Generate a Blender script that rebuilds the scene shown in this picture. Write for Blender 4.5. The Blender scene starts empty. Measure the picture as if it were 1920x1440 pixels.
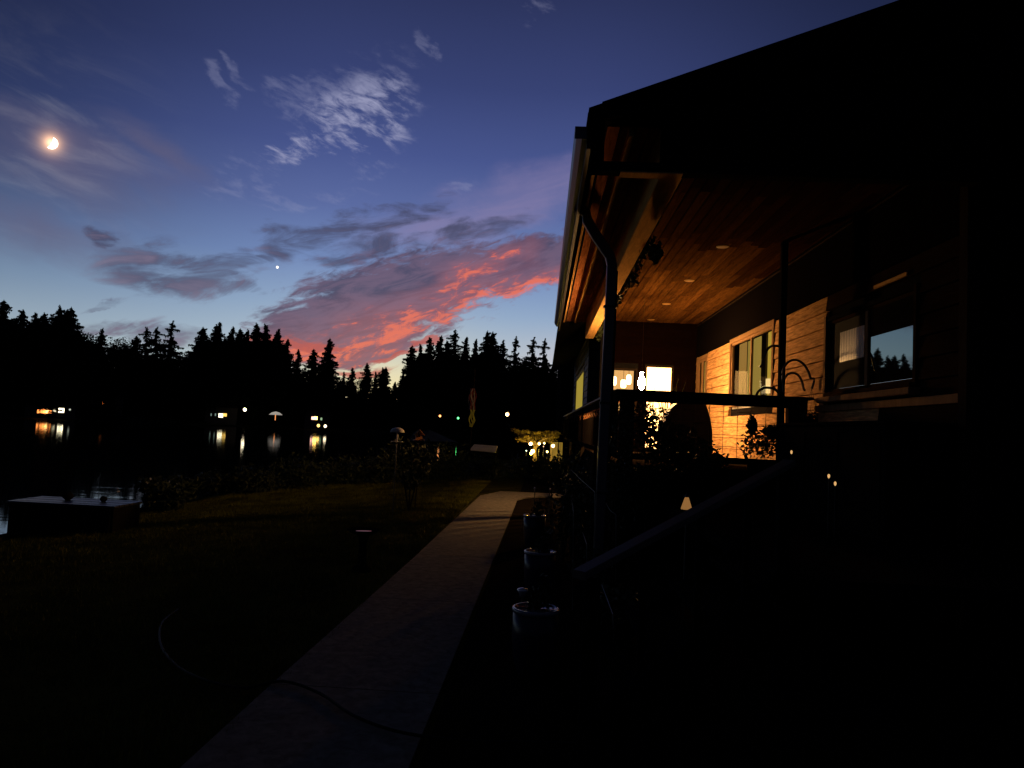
import bpy, math, random
import numpy as np
from mathutils import Vector, Matrix, noise as mnoise
random.seed(7); np.random.seed(7)
sc = bpy.context.scene
col = sc.collection
R = math.radians

# ------------------------------------------------------------------ camera
F = 1390.0; CZ = 1.65
_y = Vector((58/F, -86/F, -1)).normalized()
_u = Vector((math.sin(R(2.5)), math.cos(R(2.5)), 0)); _u = (_u - _u.dot(_y)*_y).normalized()
_x = _y.cross(_u)
M3 = Matrix((_x, _y, _u))            # world = M3 @ cam
cam_d = bpy.data.cameras.new('camera'); cam = bpy.data.objects.new('camera', cam_d); col.objects.link(cam)
cam_d.sensor_width = 36; cam_d.lens = F/1920*36; cam_d.clip_end = 6000; cam_d.clip_start = .05
cam.matrix_world = Matrix.Translation((0, 0, CZ)) @ M3.to_4x4()
sc.camera = cam
C0 = Vector((0, 0, CZ))
def ray(px, py): return M3 @ Vector(((px-960)/F, -(py-720)/F, -1))
def PY(px, py, Y): r = ray(px, py); return C0 + r*(Y/r.y)
def PX(px, py, X): r = ray(px, py); return C0 + r*(X/r.x)
def PZ(px, py, Z): r = ray(px, py); return C0 + r*((Z-CZ)/r.z)
def azel(px, py):
    r = ray(px, py); return math.atan2(r.x, r.y), math.atan2(r.z, math.hypot(r.x, r.y))

# ------------------------------------------------------------------ sky
def lin(c): return tuple(((v/255)/12.92 if v/255 <= .04045 else ((v/255+.055)/1.055)**2.4) for v in c)
world = bpy.data.worlds.new('World'); sc.world = world; world.use_nodes = True
NT = world.node_tree; NT.nodes.clear()
def N(t, **kw):
    n = NT.nodes.new(t)
    for k, v in kw.items(): setattr(n, k, v)
    return n
def put(sock, v):
    if isinstance(v, bpy.types.NodeSocket): NT.links.new(v, sock)
    else: sock.default_value = v
def m(op, a, b=0., c=0., clamp=False):
    n = N('ShaderNodeMath', operation=op, use_clamp=clamp)
    put(n.inputs[0], a); put(n.inputs[1], b); put(n.inputs[2], c); return n.outputs[0]
def vm(op, a, b=(0, 0, 0)):
    n = N('ShaderNodeVectorMath', operation=op); put(n.inputs[0], a); put(n.inputs[1], b); return n
def sstep(x, lo, hi):
    n = N('ShaderNodeMapRange', interpolation_type='SMOOTHSTEP')
    put(n.inputs[0], x); put(n.inputs[1], lo); put(n.inputs[2], hi); n.inputs[3].default_value = 0; n.inputs[4].default_value = 1
    return n.outputs[0]
def mixc(f, a, b, blend='MIX'):
    n = N('ShaderNodeMix', data_type='RGBA', blend_type=blend)
    put(n.inputs[0], f)
    for s, v in ((n.inputs[6], a), (n.inputs[7], b)):
        put(s, v if isinstance(v, bpy.types.NodeSocket) else (*v, 1))
    return n.outputs[2]
tc = N('ShaderNodeTexCoord'); sep = N('ShaderNodeSeparateXYZ'); NT.links.new(tc.outputs['Generated'], sep.inputs[0])
dx, dy, dz = sep.outputs
az = m('ARCTAN2', dx, dy); el = m('ARCSINE', dz)
azd = m('MULTIPLY', az, 57.2958); eld = m('MULTIPLY', el, 57.2958)
cmb = N('ShaderNodeCombineXYZ'); put(cmb.inputs[0], m('MULTIPLY', az, 1.39)); put(cmb.inputs[1], m('MULTIPLY', el, 1.39))
Q = cmb.outputs[0]                                    # angle coordinates, 1 unit = 0.72 rad
ramp = N('ShaderNodeValToRGB')
put(ramp.inputs[0], m('DIVIDE', eld, 60., clamp=True))
RC = [(0, (186, 190, 172)), (3, (186, 198, 196)), (6, (164, 184, 202)), (8.5, (142, 167, 198)), (12, (114, 138, 186)), (16, (90, 106, 160)),
      (20, (70, 84, 140)), (25, (54, 65, 114)), (31, (42, 50, 90)), (42, (18, 22, 46)), (60, (9, 11, 25))]
cr = ramp.color_ramp
while len(cr.elements) < len(RC): cr.elements.new(.5)
for e, (d, c) in zip(cr.elements, RC): e.position = d/60; e.color = (*lin(c), 1)
base = ramp.outputs[0]
# darker and greyer away from the place where the sun went down (azimuth -9 deg)
off = m('ABSOLUTE', m('SUBTRACT', azd, -7.))
fall = m('MULTIPLY', sstep(off, 8., 36.), m('ADD', .30, m('MULTIPLY', sstep(eld, 2., 17.), .70)))
base = mixc(fall, base, mixc(1., base, (.35, .38, .39), 'MULTIPLY'))
back = sstep(off, 42., 110.)
base = mixc(back, base, (.006, .008, .018))
# afterglow low over the trees
g = m('MULTIPLY', m('EXPONENT', m('MULTIPLY', m('POWER', m('DIVIDE', m('SUBTRACT', azd, -12.0), 7.5), 2.), -1.)),
      m('EXPONENT', m('MULTIPLY', m('POWER', m('DIVIDE', m('MAXIMUM', eld, 0.), 5.2), 2.), -1.)))
base = mixc(m('MULTIPLY', g, .96), base, lin((255, 234, 168)))
g2 = m('MULTIPLY', m('EXPONENT', m('MULTIPLY', m('POWER', m('DIVIDE', m('SUBTRACT', azd, 3.0), 6.), 2.), -1.)),
       m('EXPONENT', m('MULTIPLY', m('POWER', m('DIVIDE', m('SUBTRACT', eld, 5.), 2.2), 2.), -1.)))
base = mixc(m('MULTIPLY', g2, .5), base, lin((205, 190, 195)))

# turbulent warp so that the cloud outlines are torn, never oval
def warp(src, scale, amt, det, seed, st=(1, 1.8, 1)):
    mp = N('ShaderNodeMapping'); put(mp.inputs[0], src); mp.inputs[1].default_value = (seed, -seed, seed*.4); mp.inputs[3].default_value = st
    n = N('ShaderNodeTexNoise'); put(n.inputs['Vector'], mp.outputs[0]); n.inputs['Scale'].default_value = scale; n.inputs['Detail'].default_value = det; n.inputs['Roughness'].default_value = .6
    d = vm('SUBTRACT', n.outputs['Color'], (.5, .5, .5)).outputs[0]
    sc1 = vm('MULTIPLY', d, (amt, amt*.55, 0)).outputs[0]
    return vm('ADD', src, sc1).outputs[0]
QW = warp(warp(Q, 3.2, .20, 3, 4.), 13., .075, 6, 9.)
def blobs(L, Q=None):
    Q = Q or QW
    """union of soft ellipses given by photo-direction centre, half sizes (1/1000) and tilt"""
    out = None
    for (px, py, rx, ry, rot) in L:
        a, e = azel(px, py)
        k = math.cos(a)**1.0
        mp = N('ShaderNodeMapping', vector_type='TEXTURE')
        put(mp.inputs[0], Q); mp.inputs[1].default_value = (a*1.39, e*1.39, 0)
        mp.inputs[2].default_value = (0, 0, R(rot+2.5)); mp.inputs[3].default_value = (rx/1000*k, ry/1000*k, 1)
        ln = vm('LENGTH', mp.outputs[0]).outputs['Value']
        v = m('SUBTRACT', 1., ln)
        out = v if out is None else m('MAXIMUM', out, v)
    return out
def fbm(sx, sy, rot, det=8, rough=.6, dist=0., seed=0., vec=None):
    mp = N('ShaderNodeMapping'); put(mp.inputs[0], vec or Q)
    mp.inputs[1].default_value = (seed, seed*.7, seed*1.3); mp.inputs[2].default_value = (0, 0, 0)
    rt = N('ShaderNodeVectorRotate', rotation_type='Z_AXIS'); put(rt.inputs[0], vec or Q); rt.inputs['Angle'].default_value = -R(rot+2.5)
    put(mp.inputs[0], rt.outputs[0]); mp.inputs[3].default_value = (sx, sy, 1)
    n = N('ShaderNodeTexNoise'); put(n.inputs['Vector'], mp.outputs[0]); n.inputs['Scale'].default_value = 1
    n.inputs['Detail'].default_value = det; n.inputs['Roughness'].default_value = rough; n.inputs['Distortion'].default_value = dist
    return n.outputs[0]
# thin mauve veil round the moon and lilac veil over the band
n0 = fbm(2.2, 6, -12, 7, .55, .6, 3.1)
veil = m('MULTIPLY', sstep(m('ADD', blobs([(130, 320, 290, 130, -12), (60, 425, 260, 70, -4), (300, 290, 190, 60, -25)]), m('MULTIPLY', m('SUBTRACT', n0, .5), 2.2)), .05, 1.1), .55)
skyc = mixc(veil, base, lin((98, 92, 118)))
veil2 = m('MULTIPLY', sstep(m('ADD', blobs([(930, 380, 330, 75, 14), (1060, 330, 200, 60, 14)]), m('MULTIPLY', m('SUBTRACT', n0, .5), 1.3)), .05, .8), .62)
skyc = mixc(m('MULTIPLY', veil2, m('ADD', .55, m('MULTIPLY', sstep(fbm(3, 26, 14, 6, .6, .4, 31.), .35, .7), .6))), skyc, lin((138, 126, 166)))
# wispy white cirrocumulus
n1 = fbm(20, 52, -16, 6, .62, .35, 9.3); n1b = fbm(3.2, 4.5, 10, 4, .55, .4, 1.7)
wm = blobs([(690, 200, 150, 120, 20), (590, 268, 110, 42, 16), (640, 160, 120, 60, 10), (545, 165, 62, 45, 0), (480, 335, 120, 66, 12), (410, 158, 60, 16, -32), (430, 130, 60, 12, -28), (795, 82, 18, 38, 30), (995, 8, 70, 26, 10), (850, 352, 40, 10, 25), (715, 318, 70, 22, 15), (600, 380, 120, 25, 10)])
wd = m('MULTIPLY', sstep(m('ADD', m('ADD', m('MINIMUM', wm, .55), m('MULTIPLY', m('SUBTRACT', n1, .5), 3.4)), m('MULTIPLY', m('SUBTRACT', n1b, .5), 1.4)), .22, 1.25),
       sstep(wm, -.05, .45))
wst = m('ADD', .20, m('MULTIPLY', sstep(blobs([(690, 225, 130, 70, 18), (585, 272, 90, 34, 16)]), -.3, .5), .66))
skyc = mixc(m('MULTIPLY', wd, wst), skyc, lin((158, 160, 192)))
# grey-mauve streaks
n2 = fbm(7, 24, 9, 8, .62, .7, 5.2); n2b = fbm(4, 9, 12, 5, .6, .5, 8.8)
gm = blobs([(345, 508, 180, 66, -6), (575, 455, 125, 44, 16), (470, 482, 95, 22, 4), (700, 415, 140, 30, 14), (690, 470, 120, 40, 12), (470, 545, 70, 16, 0), (190, 568, 60, 13, 6),
            (250, 622, 170, 30, -4), (195, 440, 34, 16, 10), (770, 388, 110, 16, 14), (860, 430, 170, 26, 14), (420, 490, 90, 40, 6), (440, 518, 60, 10, 8)])
gd = m('MULTIPLY', sstep(m('ADD', m('ADD', m('MINIMUM', gm, .5), m('MULTIPLY', m('SUBTRACT', n2, .5), 3.0)), m('MULTIPLY', m('SUBTRACT', n2b, .5), 1.4)), .02, .85), sstep(gm, -.22, .25))
gcol = mixc(sstep(m('ADD', n2, m('MULTIPLY', m('SUBTRACT', 12., eld), .02)), .50, .78), lin((66, 68, 96)), lin((116, 102, 124)))
gfade = sstep(gm, .0, .5)
skyc = mixc(m('MULTIPLY', gd, m('ADD', .62, m('MULTIPLY', gfade, .26))), skyc, gcol)
# the red band
n3 = fbm(5.5, 17, 15, 9, .62, 1.1, 2.2); n3b = fbm(10, 42, 17, 8, .66, 1.2, 6.1); n3c = fbm(3, 7, 12, 6, .6, .8, 12.4)
rm = blobs([(765, 556, 290, 112, 19), (975, 497, 245, 80, 11), (600, 618, 190, 74, 20), (680, 648, 215, 36, 10), (1180, 452, 280, 96, 12)])
n3d = fbm(24, 62, 16, 5, .62, .9, 15.5)
rd = sstep(m('ADD', m('ADD', rm, m('MULTIPLY', m('SUBTRACT', n3, .5), .85)), m('MULTIPLY', m('SUBTRACT', n3d, .5), .85)), .10, .46)
thin = blobs([(735, 668, 70, 8, 6), (668, 692, 78, 12, 3), (560, 640, 90, 12, 3), (800, 650, 50, 6, 8)])
td = m('MULTIPLY', sstep(m('ADD', thin, m('MULTIPLY', m('SUBTRACT', n3b, .5), 1.2)), .0, .5), .85)
glow = blobs([(735, 618, 300, 44, 13), (1050, 530, 180, 20, 13), (860, 572, 140, 42, 24), (975, 545, 190, 30, 15), (600, 655, 200, 42, 6), (880, 510, 120, 30, 30)])
rid = m('SUBTRACT', 1., m('MULTIPLY', m('ABSOLUTE', m('SUBTRACT', n3b, .5)), 7.))
hot = sstep(m('ADD', m('ADD', m('MULTIPLY', m('MAXIMUM', glow, -.6), 1.5), m('MULTIPLY', m('SUBTRACT', n3b, .5), 2.6)), m('MULTIPLY', m('SUBTRACT', n3d, .5), 3.6)), .38, 1.6)
mid = sstep(m('ADD', m('MULTIPLY', glow, .9), m('MULTIPLY', m('SUBTRACT', n3c, .5), 2.2)), -.75, .75)
rcol = mixc(mid, lin((72, 66, 92)), lin((134, 82, 94)))
rcol = mixc(m('MULTIPLY', sstep(m('ADD', n3b, m('MULTIPLY', n3, .6)), .62, .95), .35), rcol, lin((146, 112, 134)))
rcol = mixc(m('MULTIPLY', hot, .88), rcol, mixc(sstep(hot, .15, .95), lin((172, 82, 84)), lin((238, 110, 76))))
skyc = mixc(m('MULTIPLY', rd, .93), skyc, rcol)
skyc = mixc(td, skyc, lin((186, 92, 84)))
# moonlit aureole in the thin cloud
ma, me = azel(96, 268)
mv = vm('SUBTRACT', Q, (ma*1.39, me*1.39, 0)).outputs[0]; md = vm('LENGTH', mv).outputs['Value']
au = m('EXPONENT', m('MULTIPLY', md, -150.)); au2 = m('MULTIPLY', m('EXPONENT', m('MULTIPLY', m('POWER', m('DIVIDE', md, .12), 2.), -1.)), m('MULTIPLY', sstep(fbm(7, 24, -14, 6, .6, .5, 21.), .42, .75), .26))
skyc = mixc(1., skyc, mixc(au, (0, 0, 0), (3.2, 1.7, .8)), 'ADD')
skyc = mixc(1., skyc, mixc(au2, (0, 0, 0), (.30, .28, .25)), 'ADD')
# dusk blue of the Sky Texture, sun just under the horizon
nis = N('ShaderNodeTexSky', sky_type='NISHITA', sun_disc=False); nis.sun_elevation = R(-4); nis.sun_rotation = R(-9)
bgA = N('ShaderNodeBackground'); put(bgA.inputs[0], skyc); bgA.inputs[1].default_value = 1.0
bgB = N('ShaderNodeBackground'); put(bgB.inputs[0], nis.outputs[0]); bgB.inputs[1].default_value = .05
add = N('ShaderNodeAddShader'); NT.links.new(bgA.outputs[0], add.inputs[0]); NT.links.new(bgB.outputs[0], add.inputs[1])
wo = N('ShaderNodeOutputWorld'); NT.links.new(add.outputs[0], wo.inputs[0])
world.cycles.sampling_method = 'MANUAL'; world.cycles.sample_map_resolution = 512

# moonlight
md_ = M3 @ Vector(((96-960)/F, -(268-720)/F, -1)); md_.normalize()
sun_d = bpy.data.lights.new('moonlight', 'SUN'); sun_d.energy = .012; sun_d.angle = R(.5); sun_d.color = (1, .86, .68)
sun = bpy.data.objects.new('moonlight', sun_d); col.objects.link(sun); sun.rotation_euler = (-md_).to_track_quat('-Z', 'Y').to_euler()

sc.view_settings.view_transform = 'Standard'; sc.view_settings.look = 'None'; sc.view_settings.exposure = 0; sc.view_settings.gamma = 1
sc.render.engine = 'CYCLES'; sc.cycles.use_denoising = True; sc.cycles.max_bounces = 7; sc.cycles.diffuse_bounces = 3; sc.cycles.glossy_bounces = 3
sc.cycles.sample_clamp_indirect = 3; sc.cycles.use_light_tree = True; sc.cycles.caustics_reflective = False; sc.cycles.caustics_refractive = False

DOOR_L = 8.0       # radiance of the lamp-filled porch door
LANT_L = 1550.0      # radiance of the hanging lantern's mantle
DOOR_C = (1.0, .50, .15)

# ------------------------------------------------------------------ helpers
def tag(o, label=None, cat=None, group=None, kind=None):
    if label: o['label'] = label
    if cat: o['category'] = cat
    if group: o['group'] = group
    if kind: o['kind'] = kind
    return o
def empty(name, loc=(0, 0, 0), rz=0, **kw):
    o = bpy.data.objects.new(name, None); col.objects.link(o); o.location = loc; o.rotation_euler = (0, 0, rz)
    o.empty_display_size = .2
    return tag(o, **kw)
class MB:
    def __init__(s): s.v = []; s.f = []
    def quad(s, a, b, c, d): i = len(s.v); s.v += [tuple(a), tuple(b), tuple(c), tuple(d)]; s.f.append((i, i+1, i+2, i+3)); return s
    def tri(s, a, b, c): i = len(s.v); s.v += [tuple(a), tuple(b), tuple(c)]; s.f.append((i, i+1, i+2)); return s
    def box(s, x0, x1, y0, y1, z0, z1, b=0):
        i = len(s.v)
        if b == 0:
            s.v += [(x, y, z) for z in (z0, z1) for y in (y0, y1) for x in (x0, x1)]
            s.f += [tuple(i+k for k in f) for f in ((0, 2, 3, 1), (4, 5, 7, 6), (0, 1, 5, 4), (2, 6, 7, 3), (0, 4, 6, 2), (1, 3, 7, 5))]
        else:
            bm_cube(s, x0, x1, y0, y1, z0, z1, b)
        return s
    def tube(s, pts, r, n=8, cap=True):
        pts = [Vector(p) for p in pts]; i0 = len(s.v); rs = r if isinstance(r, (list, tuple)) else [r]*len(pts)
        up = Vector((0, 0, 1))
        for k, p in enumerate(pts):
            d = (pts[min(k+1, len(pts)-1)]-pts[max(k-1, 0)]).normalized()
            a = d.cross(up)
            if a.length < .05: a = d.cross(Vector((0, 1, 0)))
            a.normalize(); b = d.cross(a)
            for j in range(n):
                t = 2*math.pi*j/n; s.v.append(tuple(p+(a*math.cos(t)+b*math.sin(t))*rs[k]))
        for k in range(len(pts)-1):
            for j in range(n):
                a0 = i0+k*n+j; a1 = i0+k*n+(j+1) % n; s.f.append((a0, a1, a1+n, a0+n))
        if cap: s.f.append(tuple(i0+j for j in range(n))); s.f.append(tuple(i0+(len(pts)-1)*n+j for j in reversed(range(n))))
        return s
    def lathe(s, prof, c=(0, 0, 0), n=24):
        i0 = len(s.v)
        for (r, z) in prof:
            for j in range(n):
                t = 2*math.pi*j/n; s.v.append((c[0]+r*math.cos(t), c[1]+r*math.sin(t), c[2]+z))
        for k in range(len(prof)-1):
            for j in range(n):
                a0 = i0+k*n+j; a1 = i0+k*n+(j+1) % n; s.f.append((a0, a1, a1+n, a0+n))
        s.f.append(tuple(i0+j for j in reversed(range(n)))); s.f.append(tuple(i0+(len(prof)-1)*n+j for j in range(n)))
        return s
    def prism(s, poly, axis, a0, a1):
        """polygon extruded along an axis ('x','y','z')"""
        def P(u, v, w): return {'x': (w, u, v), 'y': (u, w, v), 'z': (u, v, w)}[axis]
        n = len(poly); i = len(s.v)
        s.v += [P(u, v, a0) for u, v in poly]+[P(u, v, a1) for u, v in poly]
        s.f += [tuple(range(i, i+n)), tuple(range(i+2*n-1, i+n-1, -1))]
        for k in range(n): s.f.append((i+k, i+(k+1) % n, i+n+(k+1) % n, i+n+k))
        return s
    def leaves(s, centre, rad, n, size, seed=0, flat=.0):
        rs = np.random.RandomState(seed)
        c = np.array(centre); rad = np.array(rad)
        u = rs.normal(size=(n, 3)); u /= np.linalg.norm(u, axis=1)[:, None]
        bump = 1+.35*np.sin(u[:, 0]*5+seed)*np.sin(u[:, 1]*6+seed*2)*np.cos(u[:, 2]*5)
        p = c+u*rad*(rs.rand(n)**.45*bump)[:, None]
        a = rs.normal(size=(n, 3)); a /= np.linalg.norm(a, axis=1)[:, None]
        b = np.cross(a, rs.normal(size=(n, 3))); b /= np.linalg.norm(b, axis=1)[:, None]
        sz = size*(.6+.8*rs.rand(n))[:, None]
        q = np.stack([p-a*sz, p+b*sz*.45, p+a*sz, p-b*sz*.45], 1).reshape(-1, 3)
        i = len(s.v); s.v += [tuple(r) for r in q]
        s.f += [(i+4*k, i+4*k+1, i+4*k+2, i+4*k+3) for k in range(n)]
        return s
    def mesh(s, name, mat, smooth=False):
        me = bpy.data.meshes.new(name); me.from_pydata(s.v, [], s.f); me.update()
        if mat: me.materials.append(mat)
        if smooth: me.polygons.foreach_set('use_smooth', [True]*len(me.polygons))
        return me
    def build(s, name, mat, parent=None, smooth=False, bevel=0, loc=None, **kw):
        o = bpy.data.objects.new(name, s.mesh(name, mat, smooth)); col.objects.link(o)
        if loc: o.location = loc
        if parent: o.parent = parent
        if bevel:
            b = o.modifiers.new('bevel', 'BEVEL'); b.width = bevel; b.segments = 1; b.limit_method = 'ANGLE'
        return tag(o, **kw)
def inst(name, me, parent=None, loc=(0, 0, 0), rot=(0, 0, 0), scale=(1, 1, 1), **kw):
    o = bpy.data.objects.new(name, me); col.objects.link(o); o.location = loc; o.rotation_euler = rot; o.scale = scale
    if parent: o.parent = parent
    return tag(o, **kw)
def copy_tree(o, parent=None):
    c = o.copy(); col.objects.link(c); c.parent = parent
    for ch in o.children: copy_tree(ch, c)
    return c

def mat(name, c, rough=.7, metal=0, spec=.5, var=.0, grain=None, scale=6, bump=0, rnd=0, bscale=None):
    """principled; var = noise colour variation, grain = (sx,sy,sz) stretch, rnd = per-object value change"""
    M = bpy.data.materials.new(name); M.use_nodes = True; nt = M.node_tree; b = nt.nodes['Principled BSDF']
    b.inputs['Base Color'].default_value = (*c, 1); b.inputs['Roughness'].default_value = rough
    b.inputs['Metallic'].default_value = metal; b.inputs['Specular IOR Level'].default_value = spec
    if var or bump or rnd:
        t = nt.nodes.new('ShaderNodeTexCoord'); mp = nt.nodes.new('ShaderNodeMapping'); mp.inputs[3].default_value = grain or (1, 1, 1)
        nt.links.new(t.outputs['Object'], mp.inputs[0])
        oi = nt.nodes.new('ShaderNodeObjectInfo')
        mu = nt.nodes.new('ShaderNodeVectorMath'); mu.operation = 'ADD'; nt.links.new(mp.outputs[0], mu.inputs[0])
        ms = nt.nodes.new('ShaderNodeMath'); ms.operation = 'MULTIPLY'; ms.inputs[1].default_value = 37; nt.links.new(oi.outputs['Random'], ms.inputs[0])
        nt.links.new(ms.outputs[0], mu.inputs[1])
        n = nt.nodes.new('ShaderNodeTexNoise'); n.inputs['Scale'].default_value = scale; n.inputs['Detail'].default_value = 6; n.inputs['Roughness'].default_value = .62
        n.inputs['Distortion'].default_value = .6
        nt.links.new(mu.outputs[0], n.inputs['Vector'])
        mr = nt.nodes.new('ShaderNodeMapRange'); mr.inputs[1].default_value = .3; mr.inputs[2].default_value = .7
        mr.inputs[3].default_value = 1-var; mr.inputs[4].default_value = 1+var
        nt.links.new(n.outputs[0], mr.inputs[0])
        r2 = nt.nodes.new('ShaderNodeMapRange'); r2.inputs[3].default_value = 1-rnd; r2.inputs[4].default_value = 1+rnd; nt.links.new(oi.outputs['Random'], r2.inputs[0])
        mm = nt.nodes.new('ShaderNodeMath'); mm.operation = 'MULTIPLY'; nt.links.new(mr.outputs[0], mm.inputs[0]); nt.links.new(r2.outputs[0], mm.inputs[1])
        sc_ = nt.nodes.new('ShaderNodeVectorMath'); sc_.operation = 'SCALE'; sc_.inputs[0].default_value = c; nt.links.new(mm.outputs[0], sc_.inputs['Scale'])
        nt.links.new(sc_.outputs[0], b.inputs['Base Color'])
        if bump:
            bp = nt.nodes.new('ShaderNodeBump'); bp.inputs['Strength'].default_value = bump; bp.inputs['Distance'].default_value = .01
            nt.links.new(n.outputs[0], bp.inputs['Height']); nt.links.new(bp.outputs[0], b.inputs['Normal'])
    return M
def emit(name, c, s, cast=True):
    M = bpy.data.materials.new(name); M.use_nodes = True; nt = M.node_tree; nt.nodes.clear()
    e = nt.nodes.new('ShaderNodeEmission'); e.inputs[0].default_value = (*c, 1); e.inputs[1].default_value = s
    o = nt.nodes.new('ShaderNodeOutputMaterial'); nt.links.new(e.outputs[0], o.inputs[0])
    if not cast: M.cycles.emission_sampling = 'NONE'
    return M

m_siding = mat('cedar_siding', (.46, .25, .105), .9, spec=.0, var=.55, grain=(3, .9, 9), scale=3.2, bump=.5, rnd=.10)
m_ceil_shade = mat('shaded_ceiling_wood', (.014, .005, .002), .8, spec=0, var=.4, grain=(9, .8, 1), scale=3, rnd=.3)  # ceiling wood darkened where the lantern light has died away
m_ceil_half = mat('half_shaded_ceiling_wood', (.028, .011, .003), .8, spec=0, var=.5, grain=(9, .8, 1), scale=3, rnd=.35)  # same wood, half darkened for the fading light
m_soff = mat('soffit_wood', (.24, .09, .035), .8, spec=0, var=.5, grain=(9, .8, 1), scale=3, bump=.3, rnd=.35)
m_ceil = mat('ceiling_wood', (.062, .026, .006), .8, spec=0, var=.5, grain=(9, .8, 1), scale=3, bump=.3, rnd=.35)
m_beam = mat('beam_wood', (.55, .31, .11), .8, spec=.0, var=.25, grain=(8, 1, 8), scale=2.5, bump=.25)
m_dark = mat('dark_paint', (.009, .008, .008), .95, var=.2, scale=4, spec=0)
m_trim = mat('trim_paint', (.025, .017, .012), .8, spec=0, var=.15, scale=4)
m_case = mat('casing_wood', (.24, .14, .07), .8, spec=.0, var=.2, grain=(4, 4, 1), scale=4)
m_gutter = mat('gutter_metal', (.10, .10, .11), .35, metal=.3)
m_gside = mat('grey_siding', (.11, .10, .12), .6, var=.25, grain=(1, .5, 6), scale=3, rnd=.15)
m_deck = mat('deck_wood', (.022, .016, .012), .9, spec=0, var=.3, grain=(1, 6, 1), scale=3, rnd=.2)
m_rail = mat('rail_wood', (.020, .015, .012), .8, spec=.0, var=.25, grain=(1, 6, 1), scale=3)
m_iron_b = mat('baluster_paint', (.005, .004, .004), .95, spec=0)
m_iron = mat('black_iron', (.015, .015, .016), .5, metal=.2)
m_wire = mat('wire', (.10, .07, .05), .5, metal=.6)
m_conc = mat('path_concrete', (.165, .15, .13), .95, spec=0, var=.35, scale=14, bump=.25)
m_lawn = mat('lawn_soil', (.034, .034, .008), .95, var=.5, scale=1.3, spec=0)
m_grass = mat('grass_blades', (.095, .10, .013), .8, var=.75, scale=1.4, spec=.05)
m_soil = mat('bed_soil', (.010, .008, .006), .95, var=.3, scale=5, spec=0)
m_leaf = mat('leaf_dark', (.022, .032, .012), .7, var=.4, scale=2, spec=.25)
m_conif = mat('conifer', (.012, .018, .010), .9, var=.3, scale=.3, spec=.05)
m_bark = mat('bark', (.030, .022, .016), .9, var=.3, scale=3, spec=.1)
m_shore = mat('far_ground', (.012, .014, .008), .95, var=.3, scale=.05, spec=.05)
m_pot = mat('blue_glaze', (.012, .014, .032), .3, spec=.35, var=.25, scale=9)
m_cover = mat('black_cover', (.02, .02, .02), .7, var=.2, scale=5)
m_white = mat('off_white', (.55, .52, .48), .6, var=.1, scale=5)
m_shadew = mat('pale_fabric', (.50, .42, .42), .8, var=.15, scale=4)
m_birdw = mat('birdhouse_wood', (.42, .17, .06), .7, var=.3, scale=20)
m_slate = mat('canopy_grey', (.085, .08, .08), .8, spec=0, var=.12, scale=2)
m_bluec = mat('canopy_blue', (.035, .037, .05), .8, spec=0, var=.12, scale=2)
m_room = mat('room_plaster', (.62, .50, .34), .9, var=.05, scale=3)
m_farwall = mat('far_wall', (.05, .04, .035), .9, var=.2, scale=1)

m_door = emit('door_glow', DOOR_C, DOOR_L)
m_shade = emit('lamp_shade_glow', (1., .74, .34), 6)
m_room_l = emit('lit_room_wall', (1., .52, .16), .85, False)
m_blind = emit('yellow_blind', (.42, .27, .035), 1.0, False)
m_blind2 = emit('yellow_blind_dim', (.28, .185, .035), 1.0, False)
m_blind3 = emit('far_blind', (.34, .25, .035), 1.0, False)

# glass that mirrors the evening sky
m_glass = bpy.data.materials.new('sky_mirroring_glass'); m_glass.use_nodes = True
_b = m_glass.node_tree.nodes['Principled BSDF']; _b.inputs['Base Color'].default_value = (.004, .005, .005, 1); _b.inputs['Roughness'].default_value = .015
_b.inputs['IOR'].default_value = 3.2; _b.inputs['Specular Tint'].default_value = (.82, 1, .95, 1)
# clear panes in front of lit rooms
m_clear = bpy.data.materials.new('clear_pane'); m_clear.use_nodes = True; _nt = m_clear.node_tree; _nt.nodes.clear()
_t = _nt.nodes.new('ShaderNodeBsdfTransparent'); _g = _nt.nodes.new('ShaderNodeBsdfGlossy'); _g.inputs['Roughness'].default_value = .02
_mx = _nt.nodes.new('ShaderNodeMixShader'); _mx.inputs[0].default_value = .025; _o = _nt.nodes.new('ShaderNodeOutputMaterial')
_nt.links.new(_t.outputs[0], _mx.inputs[1]); _nt.links.new(_g.outputs[0], _mx.inputs[2]); _nt.links.new(_mx.outputs[0], _o.inputs[0])

# water
m_water = bpy.data.materials.new('lake_water'); m_water.use_nodes = True; nt = m_water.node_tree; b = nt.nodes['Principled BSDF']
b.inputs['Base Color'].default_value = (.002, .004, .006, 1); b.inputs['Roughness'].default_value = .035; b.inputs['IOR'].default_value = 1.34
t = nt.nodes.new('ShaderNodeTexCoord'); mp = nt.nodes.new('ShaderNodeMapping'); mp.inputs[3].default_value = (.35, 1.3, 1); nt.links.new(t.outputs['Object'], mp.inputs[0])
n = nt.nodes.new('ShaderNodeTexNoise'); n.inputs['Scale'].default_value = 1.2; n.inputs['Detail'].default_value = 4; nt.links.new(mp.outputs[0], n.inputs['Vector'])
bp = nt.nodes.new('ShaderNodeBump'); bp.inputs['Strength'].default_value = .12; bp.inputs['Distance'].default_value = .04
nt.links.new(n.outputs[0], bp.inputs['Height']); nt.links.new(bp.outputs[0], b.inputs['Normal'])

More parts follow.
